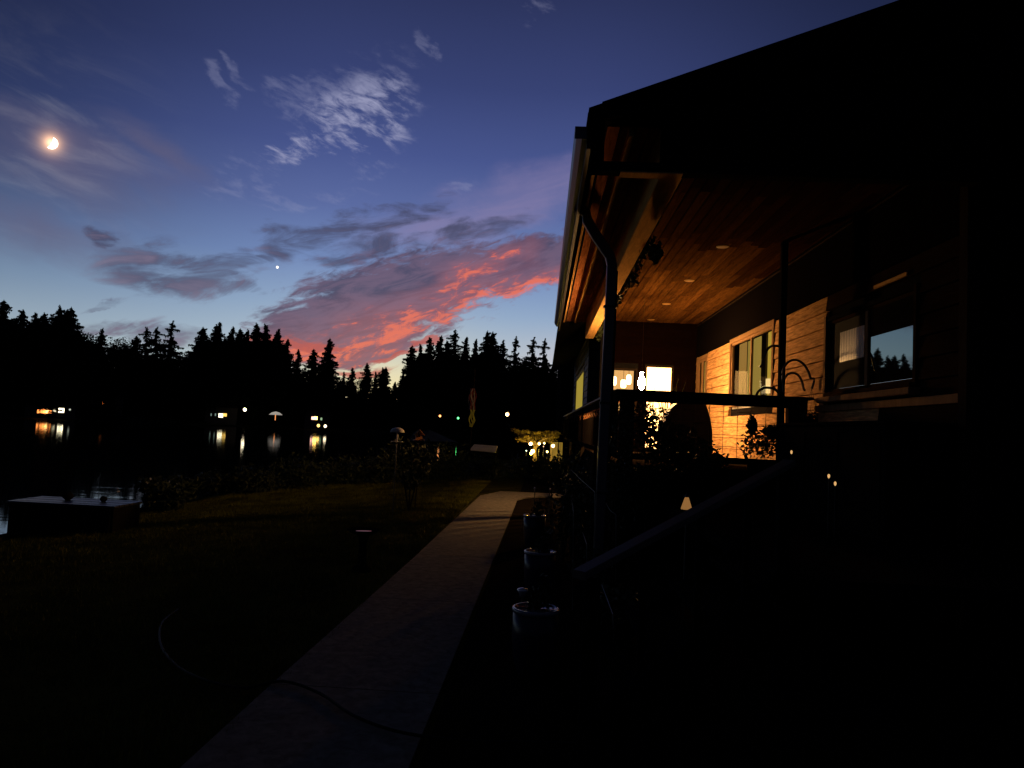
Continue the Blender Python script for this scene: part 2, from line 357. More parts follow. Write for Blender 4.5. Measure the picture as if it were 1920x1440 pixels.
# ------------------------------------------------------------------ ground, lake, far shore
BANK = [(-8.4, -40), (-8.4, 12), (-8.6, 24), (-8.2, 34), (-5, 44), (3, 52), (14, 60), (40, 66), (90, 70)]
def bank_x(y):
    for (x0, y0), (x1, y1) in zip(BANK, BANK[1:]):
        if y0 <= y <= y1: return x0+(x1-x0)*(y-y0)/(y1-y0)
    return 90
def gz(x, y):
    """height of the garden"""
    d = min(1, max(0, (-1.9-x)/6.3)); return -.46*(d**1.3)
g = MB(); xs = [0, .02, .06, .12, .2, .3, .42, .56, .7, .8, .88, 1]; ys = [-40, -20, -8, 0, 2, 4, 6, 8, 10, 12, 14, 16, 18, 20, 22, 24, 28, 34, 39, 44, 48, 52, 56, 60, 66, 70]
for y in ys:
    x0 = bank_x(y)
    g.v.append((x0-.5, y, -1.6)); g.v.append((x0-.12, y, -1.15))
    for k, f in enumerate(xs):
        x = x0+(-1.62-x0)*min(1, f/.88) if (y < 44 and f <= .88) else (-1.62+60*(f-.88)/.12 if y < 44 else x0+(95-x0)*f)
        g.v.append((x, y, (gz(x, y) if y < 44 else -.35) + .012*mnoise.noise(Vector((x, y, 0)))))
    W = len(xs)+2
for j in range(len(ys)-1):
    for k in range(W-1): a = j*W+k; g.f.append((a, a+1, a+W+1, a+W))
g.build('lawn', m_lawn, smooth=True, kind='structure')
# bed on the house side of the path
MB().quad((-.52, -3, .012), (60, -3, .012), (60, 60, .012), (-.52, 60, .012)).build('ground', m_soil, kind='structure')
w = MB(); w.quad((-900, -300, -1), (900, -300, -1), (900, 900, -1), (-900, 900, -1)); w.build('lake_water', m_water, kind='structure')
# timber bulkhead along the bank: each board is a piece
bulk = empty('bulkhead', (-8.4, 0, -1), label='dark timber bulkhead holding up the lawn edge at the lake', cat='retaining wall')
bb = MB().box(-.06, 0, -.98, .98, -.5, .56, 0).mesh('bulkhead_board', m_deck)
for k in range(12): inst('board', bb, bulk, (-.03, -6+2*k*1.0, 0))
MB().box(-.12, .10, -7.1, 17.1, .54, .60).build('cap', m_rail, bulk)

# concrete path
PL = [(-1.62, -2), (-1.57, 4.7), (-1.49, 8.7), (-1.41, 17.6)]; PR = [(-.60, -2), (-.565, 4.8), (-.55, 9), (-.52, 17.0)]
def lerp(L, y):
    for (x0, y0), (x1, y1) in zip(L, L[1:]):
        if y0 <= y <= y1: return x0+(x1-x0)*(y-y0)/(y1-y0)
    return L[-1][0]
path = empty('path', (0, 0, 0), kind='structure')
joints = [-2, .7, 2.9, 4.55, 6.9, 9.3, 11.9, 14.4, 17.0]
for a, b_ in zip(joints, joints[1:]):
    s = MB(); g_ = .012
    s.prism([(lerp(PL, a+g_), a+g_), (lerp(PR, a+g_), a+g_), (lerp(PR, b_-g_), b_-g_), (lerp(PL, b_-g_), b_-g_)], 'z', -.06, .035)
    s.build('slab', m_conc, path, bevel=.008)
s = MB(); s.prism([(-1.415, 17.02), (-.52, 17.02), (-.33, 17.75), (0, 18.15), (.5, 18.3), (1.2, 18.32), (1.2, 19.3), (-1.0, 19.1), (-1.405, 17.62)], 'z', -.06, .035); s.build('slab', m_conc, path, bevel=.008)

# lawn blades
rs = np.random.RandomState(3); n = 110000
yy = 3+ (rs.rand(n)**.9)*20; xx = -1.53-(rs.rand(n)**1.35)*6.7
zz = np.array([gz(a, b_) for a, b_ in zip(xx, yy)]); h = .022+.035*rs.rand(n); an = rs.rand(n)*6.28; w_ = .004+.003*rs.rand(n)
clump = np.array([mnoise.noise(Vector((a*1.7, b_*1.7, 0))) for a, b_ in zip(xx[:n], yy[:n])]); h *= 1+.9*clump
tx = xx+rs.normal(size=n)*.018; ty = yy+rs.normal(size=n)*.018
V = np.stack([np.stack([xx-np.cos(an)*w_, yy-np.sin(an)*w_, zz-.01], 1), np.stack([xx+np.cos(an)*w_, yy+np.sin(an)*w_, zz-.01], 1), np.stack([tx, ty, zz+h], 1)], 1).reshape(-1, 3)
me = bpy.data.meshes.new('grass'); me.vertices.add(3*n); me.vertices.foreach_set('co', V.ravel()); me.loops.add(3*n); me.loops.foreach_set('vertex_index', np.arange(3*n))
me.polygons.add(n); me.polygons.foreach_set('loop_start', np.arange(0, 3*n, 3)); me.update(calc_edges=True); me.materials.append(m_grass)
inst('grass', me, kind='stuff', label='short lawn grass between the path and the lake', cat='grass')

# far shore terrain (polar grid)
def shore_r(a): return 203+14*math.sin(a*5+1)+8*math.sin(a*11)
def hill(a, r):
    d = r-shore_r(a)
    if d < 0: return -1.3
    left = 1/(1+math.exp((math.degrees(a)+26)/3.))
    return -.8+d*.035+ min(1, d/70)*(4+7*left) + .5*math.sin(a*23+d*.05)
t_ = MB(); rr = [-8, 0, 3, 10, 20, 35, 55, 80, 120, 180, 300, 700]; aa = [R(-75+1.5*k) for k in range(100)]
for a in aa:
    for q in rr: r = shore_r(a)+q; t_.v.append((r*math.sin(a), r*math.cos(a), -1.6 if q < 0 else (hill(a, r) if q > 0 else -.9)))
for i in range(len(aa)-1):
    for j in range(len(rr)-1): a = i*len(rr)+j; t_.f.append((a, a+1, a+len(rr)+1, a+len(rr)))
t_.build('far_shore', m_shore, smooth=True, kind='structure')

# ------------------------------------------------------------------ conifers on the far shore
def crown_mesh(seed, wide=.16, dens=1.0, ragged=.5, top=1.0, low=.10):
    rs = np.random.RandomState(seed); v = []; f = []
    z = low
    while z < .985:
        t = (1-z)/(1-low)
        rad = wide*1.7*(t**.62)*(1-.35*t)*(1-ragged*.35+ragged*.5*rs.rand())
        if rs.rand() < .10*ragged: rad *= .45
        nb = int((5+4*t)*dens)+1
        for k in range(nb):
            a = rs.rand()*6.283; L = rad*(.35+.95*rs.rand()); ca, sa = math.cos(a), math.sin(a)
            droop = -.25*L+.02*rs.normal(); zz0 = z+.006*rs.normal()
            ns = max(3, int(L*60)+2)
            for q in range(ns):
                s = (q+.3*rs.rand())/ns; px, py = ca*L*s, sa*L*s; pz = zz0+droop*s+.12*L*s*s
                wv = (.013+.018*(1-s)*t)*(.7+.7*rs.rand()); le = L/ns*1.1
                j = rs.normal(size=3)*.0035
                i = len(v)
                nx, ny = -sa, ca
                wv *= 1.25
                v += [(px+nx*wv+j[0], py+ny*wv+j[1], pz-wv*.5), (px+ca*le, py+sa*le, pz+.002), (px-nx*wv, py-ny*wv+j[1], pz-wv*.5+j[2]), (px-ca*le*.3, py-sa*le*.3, pz+wv*.6)]
                f += [(i, i+1, i+2, i+3)]
                # vertical fringe
                i = len(v)
                v += [(px-ca*le*.5, py-sa*le*.5, pz+.004), (px+ca*le*.6, py+sa*le*.6, pz+.004), (px+ca*le*.1+j[0], py+sa*le*.1+j[1], pz-wv*1.3)]
                f += [(i, i+1, i+2)]
        z += (.013+.012*t)/dens
    # leader tuft
    for k in range(14):
        a = rs.rand()*6.28; zt = .95+.05*rs.rand(); r = .010*(1.02-zt)/.05*(.5+rs.rand())
        i = len(v); v += [(0, 0, zt-.012), (math.cos(a)*r, math.sin(a)*r, zt-.004), (0, 0, zt+.012)]; f += [(i, i+1, i+2)]
    me = bpy.data.meshes.new('crown'); me.from_pydata(v, [], f); me.update(); me.materials.append(m_conif); return me
def round_crown(seed, low=.2):
    rs = np.random.RandomState(seed); mb = MB()
    for k in range(16):
        a = rs.rand()*6.28; r = .20*rs.rand()**.5; z = low+.12+(.84-low)*rs.rand(); s = .06+.07*rs.rand()
        r *= math.sin(math.pi*min(1, max(.15, (z-low)/(1-low)*.9+.1)))
        mb.leaves((r*math.cos(a), r*math.sin(a), z), (s*1.2, s*1.2, s), 240, .016, seed*31+k)
    return mb.mesh('crown', m_conif)
CR = {'n': [crown_mesh(11, .115, 1.0, .7), crown_mesh(12, .13, 1.1, .9), crown_mesh(13, .10, 1.0, 1.0)],
      'w': [crown_mesh(21, .19, 1.2, .8, low=.06), crown_mesh(22, .21, 1.2, 1.0, low=.06), crown_mesh(23, .17, 1.1, .7, low=.06)],
      's': [crown_mesh(31, .16, .62, 1.5, low=.12), crown_mesh(32, .14, .7, 1.4, low=.15)],
      'r': [round_crown(41), round_crown(42), round_crown(43)]}
_tr = MB().tube([(0, 0, -.03), (0, 0, .5), (.002, 0, .97)], [.014, .009, .002], 6).mesh('trunk', m_bark)
ORD = ['first', 'second', 'third', 'fourth', 'fifth', 'sixth', 'seventh', 'eighth', 'ninth', 'tenth', 'eleventh', 'twelfth', 'thirteenth', 'fourteenth', 'fifteenth', 'sixteenth']
KW = {'n': 'narrow dark fir', 'w': 'broad dark fir', 's': 'sparse layered fir', 'r': 'round leafy tree'}
TREES = {
 'on the tall left wooded point': [(8, 562, 'w', 10), (42, 581, 'w', 14), (62, 585, 'n', 20), (82, 586, 'w', 12), (107, 574, 'w', 10), (122, 580, 'n', 24), (133, 576, 'w', 6), (24, 596, 'r', 4), (92, 596, 'r', 5), (143, 612, 'r', 3), (150, 628, 'r', 8)],
 'on the low skyline right of the left point': [(168, 622, 'r', 4), (191, 616, 'n', 12), (178, 630, 'r', 16), (214, 632, 'r', 6), (235, 631, 'r', 12), (256, 629, 'w', 9), (282, 613, 's', 6), (298, 612, 's', 12), (325, 602, 's', 5), (306, 636, 'r', 22), (345, 655, 'r', 16)],
 'on the ridge left of the red cloud': [(380, 613, 'w', 10), (405, 609, 'n', 14), (411, 604, 'n', 6), (392, 630, 'r', 20), (437, 613, 'n', 12), (447, 616, 'w', 18), (466, 618, 'n', 9), (480, 606, 'n', 14), (500, 608, 'n', 10), (514, 622, 'w', 16), (523, 616, 'n', 8), (458, 632, 'r', 24), (425, 628, 'r', 26)],
 'under the red cloud': [(540, 636, 'n', 9), (532, 650, 'w', 20), (559, 655, 'n', 12), (588, 654, 'w', 10), (618, 634, 'w', 5), (606, 668, 'n', 16)],
 'in the dip under the sunset glow': [(645, 697, 'n', 8), (660, 689, 'n', 14), (690, 680, 'w', 8), (704, 697, 'n', 16), (719, 690, 'w', 10), (727, 689, 'n', 18), (741, 716, 'n', 10), (676, 704, 'r', 20)],
 'on the right ridge beside the house': [(757, 700, 'w', 8), (774, 647, 'w', 8), (789, 645, 'n', 14), (809, 632, 'n', 10), (826, 629, 'n', 16), (838, 640, 'w', 22), (853, 617, 's', 8), (875, 632, 'n', 12), (893, 635, 'n', 18), (913, 621, 'w', 6), (924, 622, 'w', 13), (944, 637, 's', 9), (967, 631, 's', 14), (985, 664, 'r', 20), (1000, 632, 's', 8), (1022, 635, 's', 12)],
}
random.seed(5)
def place_tree(px, py, kind, dd, label=None, group=None):
    if kind == 'r': py += 9
    a, e = azel(px, py); r = shore_r(a)+dd+4; zb = hill(a, r)-.3
    zt = CZ+math.tan(e)*r; H = zt-zb
    o = empty('fir_tree' if kind != 'r' else 'leafy_tree', (r*math.sin(a), r*math.cos(a), zb), random.random()*6.28, label=label, cat='tree', group=group)
    sx = H*random.uniform(.85, 1.15)
    o.rotation_euler.x = random.uniform(-.035, .035)
    inst('crown', random.choice(CR[kind]), o, scale=(sx, sx, H)); inst('trunk', _tr, o, scale=(H, H, H))
    return o
for where, L in TREES.items():
    L = sorted(L); kc = {}
    for (px, py, k, dd) in L: kc[k] = kc.get(k, 0)+1
    ki = {}
    for (px, py, k, dd) in L:
        i = ki.get(k, 0); ki[k] = i+1
        lab = ('%s %s from the left %s' % (ORD[i], KW[k], where)) if kc[k] > 1 else ('only %s %s' % (KW[k], where))
        place_tree(px, py, k, dd, lab, 'trees on the far shore skyline')
# the closed mass of woodland under the skyline trees
fillp = [(-60, 590), (0, 596), (60, 600), (140, 606), (150, 648), (250, 652), (345, 668), (365, 648), (400, 632), (520, 640), (545, 680), (580, 690), (620, 690), (640, 712), (740, 726), (756, 712), (766, 684), (800, 662), (930, 656), (960, 680), (1040, 684), (1120, 690), (1500, 690)]
def fy(px):
    for (x0, y0), (x1, y1) in zip(fillp, fillp[1:]):
        if x0 <= px <= x1: return y0+(y1-y0)*(px-x0)/(x1-x0)
    return 690
v = []; f = []; rs = np.random.RandomState(77)
srcs = []
for me in (CR['w'][0], CR['w'][2], CR['r'][0], CR['r'][1], CR['r'][2]):
    vv = np.empty(len(me.vertices)*3); me.vertices.foreach_get('co', vv); srcs.append((vv.reshape(-1, 3), [tuple(p.vertices) for p in me.polygons]))
VV = []; FF = []; base_i = 0
for px in np.arange(-70, 1420, 11):
    for row in range(3):
        x = px+rs.uniform(-5, 5); y = fy(x)+row*30+rs.uniform(0, 16)
        vs, fs = srcs[rs.randint(5)]
        a, e = azel(x, y); r = shore_r(a)+28+rs.uniform(0, 26)-row*13; zb = hill(a, r)-.3; H = CZ+math.tan(e)*r-zb
        if H < 4: continue
        th = rs.rand()*6.28; c_, s_ = math.cos(th), math.sin(th); S = H*1.15
        if H < 14: S = 15
        p = np.stack([(vs[:, 0]*c_-vs[:, 1]*s_)*S+r*math.sin(a), (vs[:, 0]*s_+vs[:, 1]*c_)*S+r*math.cos(a), vs[:, 2]*H+zb], 1)
        VV.append(p); FF += [tuple(base_i+i for i in q) for q in fs]; base_i += len(p)
me = bpy.data.meshes.new('woodland'); me.from_pydata(np.concatenate(VV).tolist(), [], FF); me.update(); me.materials.append(m_conif)
inst('woodland', me, kind='stuff', label='dense black woodland filling the far shore below the skyline trees', cat='woodland')

# shoreline undergrowth on the far bank
MBu = MB()
for k in range(150):
    a = R(-48+66*k/150); r = shore_r(a)+5+3*random.random()
    xq = 1018+1390*math.tan(a)
    if any(abs(xq-q_) < w_q for q_, w_q in ((98, 50), (200, 35), (412, 40), (594, 35))): continue
    MBu.leaves((r*math.sin(a), r*math.cos(a), 1.0), (2.6, 2.2, 2.0+1.5*random.random()), 90, .5, 900+k)
MBu.build('undergrowth', m_conif, kind='stuff', label='low black brush along the far waterline', cat='brush')

# ------------------------------------------------------------------ the house
house = empty('lake_house', (0, 0, 0), label='dark cedar lake house with covered porch and warm lit windows', cat='house')
WX = 3.95; EX = .97; Y0 = 7.07; Y1 = 19.5; LX = 1.42; ZC = 4.6
# backing walls (no overlap with boards)
wins = [(13.02, 15.88, 2.40, 3.66), (18.30, 19.30, 2.30, 3.60), (8.06, 10.50, 2.30, 3.34)]
def wall_cells(y0, y1, z0, z1, holes):
    """cut a y/z rectangle into cells leaving holes"""
    ys = sorted({y0, y1, *[h[0] for h in holes], *[h[1] for h in holes]}); out = []
    for a, b_ in zip(ys, ys[1:]):
        seg = [(z0, z1)]
        for h in holes:
            if h[0] < b_-1e-6 and h[1] > a+1e-6:
                seg = [s2 for s in seg for s2 in ((s[0], min(s[1], h[2])), (max(s[0], h[3]), s[1])) if s2[1]-s2[0] > 1e-4]
        out += [(a, b_, *s) for s in seg]
    return out
wall = MB()
for (a, b_, c, d) in wall_cells(Y0, Y1, 0, 4.7, wins): wall.box(WX+.03, WX+.15, a, b_, c, d)
wall_o = wall.build('side_wall', m_dark, house)
m_siding_shade = mat('shaded_cedar_siding', (.018, .010, .005), .9, spec=0, var=.4, grain=(3, .9, 9), scale=3.2, rnd=.1)  # cedar siding with the near wall's shade put into its colour
# lap siding, each board its own object; exposure .23
def boards_x(X, ya, yb, z0, z1, holes, material, parent, face=-1, lens=(2.4, 3.8), exp=.23, frac=True):
    z = z0; r = 0
    while z < z1-.01:
        zt = min(z+exp, z1)
        spans = [(ya, yb)]
        for h in holes:
            if h[2] < zt-.02 and h[3] > z+.02:
                spans = [s2 for s in spans for s2 in ((s[0], min(s[1], h[0])), (max(s[0], h[1]), s[1])) if s2[1]-s2[0] > .02]
        for (a, b_) in spans:
            y = a; first = True
            while y < b_-.01:
                L = random.uniform(*lens); ye = min(b_, y+L)
                if b_-ye < .5: ye = b_
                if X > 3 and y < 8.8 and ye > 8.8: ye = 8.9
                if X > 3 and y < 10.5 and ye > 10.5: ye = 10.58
                mb = MB(); t0 = .030+random.uniform(0, .004); e = .003
                mb.prism([(X+.028, z+.009), (X+.028, zt-.003), (X-.008, zt-.003), (X-t0, z+.009)], 'y', y+e, ye-e)
                mb.v = [(p[0], p[1], p[2]) for p in mb.v]
                # prism 'y' gives (u, w, v) = (x, y, z)
                mb.build('siding_board', m_siding_shade if (X > 3 and (ye < 8.95 or (ye < 10.6 and z > 2.15))) else material, parent)
                y = ye
        z = zt; r += 1
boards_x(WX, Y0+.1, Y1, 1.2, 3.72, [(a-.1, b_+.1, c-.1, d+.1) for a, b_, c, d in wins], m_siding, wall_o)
MB().box(WX-.03, WX+.03, Y0, Y1, 3.735, ZC-.005).build('frieze', mat('frieze_paint', (.004, .003, .003), .95, spec=0), house)
MB().box(WX-.045, WX-.031, Y0+.1, Y1, 4.53, 4.55).build('ceiling_trim', m_trim, house)
MB().box(WX-.05, WX+.06, Y0-.04, Y0+.098, 0, ZC-.2).build('corner_board', m_trim, house)
# casings and windows
def window_x(ya, yb, z0, z1, mull, name='window', X=WX, cm=m_case, cw=.09, parent=house):
    p = .042; s = MB(); t = .045
    s.box(X-.012, X+.03, ya, ya+t, z0, z1).box(X-.012, X+.03, yb-t, yb, z0, z1).box(X-.012, X+.03, ya+t, yb-t, z0, z0+t).box(X-.012, X+.03, ya+t, yb-t, z1-t, z1)
    for q in mull: s.box(X-.014, X+.03, q-.03, q+.03, z0+t, z1-t)
    o = s.build(name, cm, parent)
    for (a_, b_) in ((ya-cw, ya-.001), (yb+.001, yb+cw)): MB().box(X-p, X+.03, a_, b_, z0-cw, z1+cw).build('jamb', cm, o)
    MB().box(X-p-.002, X+.03, ya, yb, z1, z1+cw).build('head', cm, o, bevel=.004)
    MB().box(X-p-.03, X+.03, ya, yb, z0-cw, z0).build('sill', cm, o, bevel=.004)
    return o
w1 = window_x(13.02, 15.88, 2.40, 3.66, [14.42])
MB().box(WX+.012, WX+.016, 13.07, 15.83, 2.45, 3.61).build('pane', m_clear, w1)
# curtains behind window 1
cu = MB(); yy_ = 13.06
def curtain(ya, yb, X, z0, z1, material, parent, name='curtain', amp=.02, wl=.16):
    mb = MB(); n = max(4, int((yb-ya)/.03)); i = len(mb.v)
    for k in range(n+1):
        y = ya+(yb-ya)*k/n; x = X+amp*math.sin(y/wl*6.28)
        mb.v += [(x, y, z0), (x, y, z1)]
    for k in range(n): mb.f.append((i+2*k, i+2*k+2, i+2*k+3, i+2*k+1))
    return mb.build(name, material, parent, smooth=True)
curtain(13.06, 13.98, WX+.18, 2.40, 3.66, m_blind, w1, amp=.004)
MB().box(WX+.30, WX+.31, 13.9, 14.5, 2.3, 3.7).build('dark_curtain', mat('olive_curtain', (.06, .05, .02), .9, var=.3, scale=8), w1)
curtain(14.44, 15.40, WX+.19, 2.40, 3.66, m_blind2, w1, amp=.006)
curtain(15.40, 17.2, WX+.17, 2.40, 3.66, emit('blind_side', (.30, .16, .035), 1., False), w1, amp=.01)
MB().box(WX+.6, WX+.62, 12.6, 19.4, 2.0, 3.9).build('room_wall', m_dark, w1)
lp = empty('table_lamp', (WX+.09, 13.45, 2.33), label='glowing white table lamp at the right pane of the long porch window', cat='lamp')
MB().lathe([(.075, .16), (.085, .16), (.085, .42), (.075, .42)], n=20).build('lamp_shade', emit('shade_soft', (1, .68, .26), .95, False), lp, smooth=False)
MB().lathe([(.05, 0), (.05, .02), (.015, .04), (.015, .17)], n=12).build('lamp_base', m_dark, lp)
MB().box(WX+.02, WX+.17, 13.06, 15.84, 2.27, 2.33).build('inner_ledge', m_white, w1)
w2 = window_x(18.30, 19.30, 2.30, 3.60, [18.85])
MB().box(WX+.012, WX+.016, 18.35, 19.25, 2.35, 3.55).build('pane', m_clear, w2)
curtain(18.32, 20.6, WX+.18, 2.30, 3.6, m_blind2, w2, amp=.012, wl=.14)
# garden window, mirrors the evening sky
w3 = window_x(8.06, 10.50, 2.34, 3.34, [], cm=mat('unlit_casing', (.024, .014, .007), .8, spec=0), cw=.06)  # casing colour darkened where the porch light does not fall
MB().box(WX-.055, WX-.035, 10.50, 10.57, 2.2, 3.42).build('lit_jamb_board', m_case, w3)  # lighter wood paints the one jamb that catches light
MB().box(WX-.02, WX+.02, 9.22, 9.30, 2.38, 3.30).build('mullion', m_case, w3)
MB().box(WX+.0, WX+.008, 8.10, 9.20, 2.39, 2.965).build('pane', m_glass, w3)
MB().box(WX-.01, WX+.02, 8.10, 9.20, 2.97, 3.30).build('upper_panel', m_dark, w3)
MB().box(WX+.006, WX+.01, 9.32, 10.45, 2.39, 3.30).build('insect_screen', mat('dark_screen', (.006, .006, .006), .95, spec=.05), w3)
curtain(9.34, 10.12, WX-.006, 2.74, 3.14, mat('lace_curtain', (.045, .05, .055), .33, metal=.85, var=.7, grain=(1, 16, 1.0), scale=2), w3, amp=.004, wl=.05)
MB().box(WX-.16, WX-.03, 7.90, 10.52, 2.20, 2.275).build('sill_board', m_case, house, bevel=.01)
for ch in list(w3.children):
    if ch.name.startswith('head'): ch.data.materials[0] = m_dark
MB().box(WX-.05, WX-.026, 7.17, 10.9, 2.085, 2.175).build('belly_band', m_case, house, bevel=.004)
MB().box(WX-.055, WX-.032, 8.2, 9.0, 3.52, 3.56).build('light_valance', m_beam, house)
# front wall facing the camera, right of the corner
fw = MB().box(WX+.06, 14, Y0, Y0+.12, 0, 4.7).build('front_wall', m_dark, house)
for k in range(19):
    z = .2+.23*k
    MB().prism([(Y0+.001, z+.234), (Y0-.008, z+.234), (Y0-.022, z+.002), (Y0+.001, z+.002)], 'x', WX+.07, 11.9).build('siding_board', m_dark, fw)
# end wall of the porch, with lit door and window
def quadwall_y(Y, cells, X0, X1, z0, z1, material, parent, name):
    mb = MB()
    for (a, b_, c, d) in wall_cells(X0, X1, z0, z1, cells): mb.box(a, b_, Y, Y+.12, c, d)
    return mb.build(name, material, parent)
eh = [(1.78, 2.36, 2.25, 3.31), (2.65, 3.29, 1.30, 3.42)]
endw = quadwall_y(Y1, eh, LX, WX-.002, 0, 4.7, m_dark, house, 'end_wall')
m_endsid = mat('unlit_end_siding', (.005, .002, .0008), .9, spec=0, var=.3, grain=(.8, 1, 8), scale=3, rnd=.15)  # boards coloured near black to keep the end wall looking unlit
z = 1.2
while z < 4.5:
    spans = [(LX+.05, WX-.03)]
    for h in eh:
        if h[2]-.06 < z+.23 and h[3]+.06 > z:
            spans = [s2 for s in spans for s2 in ((s[0], min(s[1], h[0]-.06)), (max(s[0], h[1]+.06), s[1])) if s2[1]-s2[0] > .04]
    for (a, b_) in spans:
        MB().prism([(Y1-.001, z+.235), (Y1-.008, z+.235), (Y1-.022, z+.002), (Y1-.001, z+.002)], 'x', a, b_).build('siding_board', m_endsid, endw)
    z += .23
def frame_y(name, a, b_, c, d, t=.05):
    s = MB(); s.box(a-t, a, Y1-.035, Y1-.001, c-t, d+t).box(b_, b_+t, Y1-.035, Y1-.001, c-t, d+t).box(a, b_, Y1-.034, Y1-.001, d, d+t).box(a, b_, Y1-.034, Y1-.001, c-t, c)
    return s.build(name, m_trim, house)
wl = frame_y('window', 1.78, 2.36, 2.25, 3.31)
MB().box(1.78, 2.36, Y1+.02, Y1+.026, 2.25, 3.31).build('pane', m_clear, wl)
MB().quad((1.5, Y1+1.6, 1.4), (2.5, Y1+1.6, 1.4), (2.5, Y1+1.6, 3.8), (1.5, Y1+1.6, 3.8)).build('room_wall', m_room_l, wl)
MB().box(1.55, 2.5, Y1+1.2, Y1+1.5, 2.50, 2.56).build('picture_ledge', m_birdw, wl)
lt = PY(1203, 716, 15.8)
lan = empty('hanging_lantern', tuple(lt), label='bottle shaped glowing lantern hanging under the porch ceiling', cat='lantern')
MB().lathe([(.03, -.17), (.055, -.12), (.072, -.03), (.072, .02), (.055, .08), (.032, .13), (.03, .20)], n=20).build('glass', emit('lantern_mantle', (1., .52, .18), LANT_L), lan, smooth=True)
MB().lathe([(.05, .201), (.05, .215), (.012, .25)], n=12).build('cap', m_iron, lan); MB().tube([(0, 0, .25), (0, 0, ZC-lt.z-.006)], .003, 6).build('cord', m_iron, lan)
dr = frame_y('door', 2.65, 3.29, 1.30, 3.42)
MB().box(2.65, 3.29, Y1+.03, Y1+.04, 1.30, 3.42).build('lit_pane', m_door, dr)
# lamps seen through the left window
lamps = [(1.84, 3.05, .075, .24, 'left'), (2.10, 2.98, .075, .22, 'middle'), (2.24, 3.10, .065, .26, 'right')]
for (x, z, r, h, wn) in lamps:
    o = empty('ceiling_lamp', (x, Y1+.45, z), label='%s glowing shade of the lamp cluster seen through the small end window' % wn, cat='lamp', group='lamp shades in the end room')
    MB().lathe([(r*.7, -h/2), (r, -h/3), (r, h/3), (r*.6, h/2)], n=16).build('lamp_shade', m_shade, o, smooth=True)
    MB().tube([(0, 0, h/2), (0, 0, 3.6-z)], .006, 6).build('cord', m_iron, o)
o = empty('table_lamp', (1.92, Y1+.45, 2.52), label='round glowing table lamp low in the small end window', cat='lamp')
MB().lathe([(.02, -.02), (.08, .03), (.10, .09), (.07, .15), (.02, .18)], n=16).build('lamp_shade', m_shade, o, smooth=True)
MB().lathe([(.05, -.26), (.05, -.24), (.02, -.2), (.02, -.02)], n=12).build('lamp_base', m_dark, o)
MB().box(1.8, 2.35, .30+Y1, .60+Y1, 2.20, 2.26).build('table_top', m_birdw, wl)

# left outer wall (faces the lake) beyond the porch
lw = MB(); lwh = [(26.9, 33.6, 2.2, 3.95)]
for (a, b_, c, d) in wall_cells(Y1+.121, 36.5, 0, 5.2, lwh): lw.box(LX+.03, LX+.12, a, b_, c, d)
lwo = lw.build('lake_side_wall', m_dark, house)
boards_x(LX, 24.1, 36.5, 1.2, 5.2, [(26.8, 33.7, 2.1, 4.05)], m_gside, lwo, lens=(3, 5))
MB().box(LX-.05, LX+.02, 23.96, 24.09, 1.2, 5.2).build('corner_trim', m_gside, house)
w4 = window_x(26.9, 33.6, 2.2, 3.95, [], X=LX, cm=mat('grey_casing', (.13, .12, .14), .6))
MB().box(LX+.012, LX+.02, 26.96, 33.54, 2.25, 3.90).build('lit_pane', m_blind3, w4)
MB().box(.80, 8, 36.6, 48, -.3, 10.4).build('rear_wing', m_dark, house)

# ceiling planks, running along Y
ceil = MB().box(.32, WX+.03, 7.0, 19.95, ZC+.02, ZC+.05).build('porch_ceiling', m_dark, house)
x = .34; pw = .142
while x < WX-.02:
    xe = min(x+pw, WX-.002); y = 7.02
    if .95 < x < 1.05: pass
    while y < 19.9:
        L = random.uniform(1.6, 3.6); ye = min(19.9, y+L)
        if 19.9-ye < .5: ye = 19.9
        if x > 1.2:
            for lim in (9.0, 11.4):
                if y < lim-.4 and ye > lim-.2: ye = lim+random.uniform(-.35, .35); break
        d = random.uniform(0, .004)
        MB().prism([(x+.005, ZC+.018), (x+.005, ZC+.006+d), (x+.014, ZC-.002+d), (xe-.014, ZC-.002+d), (xe-.005, ZC+.006+d), (xe-.005, ZC+.018)], 'y', y+.002, ye-.002).build('ceiling_plank', m_soff if x < 1.0 else [m_ceil_shade, m_ceil_half, m_ceil][(ye-max(0, x-1.9)*2.6 > 8.9)+(ye-max(0, x-1.9)*2.6 > 11.2)], ceil)  # plank tone steps down along a diagonal to paint the light's fade
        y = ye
    x = xe
for k, yy_ in enumerate([11.4, 14.0, 16.6, 19.0]):
    MB().lathe([(.085, -.012), (.095, -.004), (.095, .0), (.05, .001)], c=(2.64, yy_, ZC-.004), n=20).build('recessed_light', mat('fixture_rim', (.26, .14, .05), .7, spec=.1) if k == 0 else bpy.data.materials['fixture_rim'], house)
MB().box(1.0, 1.22, 6.99, 19.45, 4.10, ZC-.004).build('beam', m_beam, house, bevel=.008)
MB().box(.70, .75, 7.0, 19.45, 4.50, ZC-.004).build('soffit_batten', m_beam, house)
MB().box(.42, .45, 7.0, 19.45, 4.50, ZC-.004).build('soffit_batten', m_beam, house)
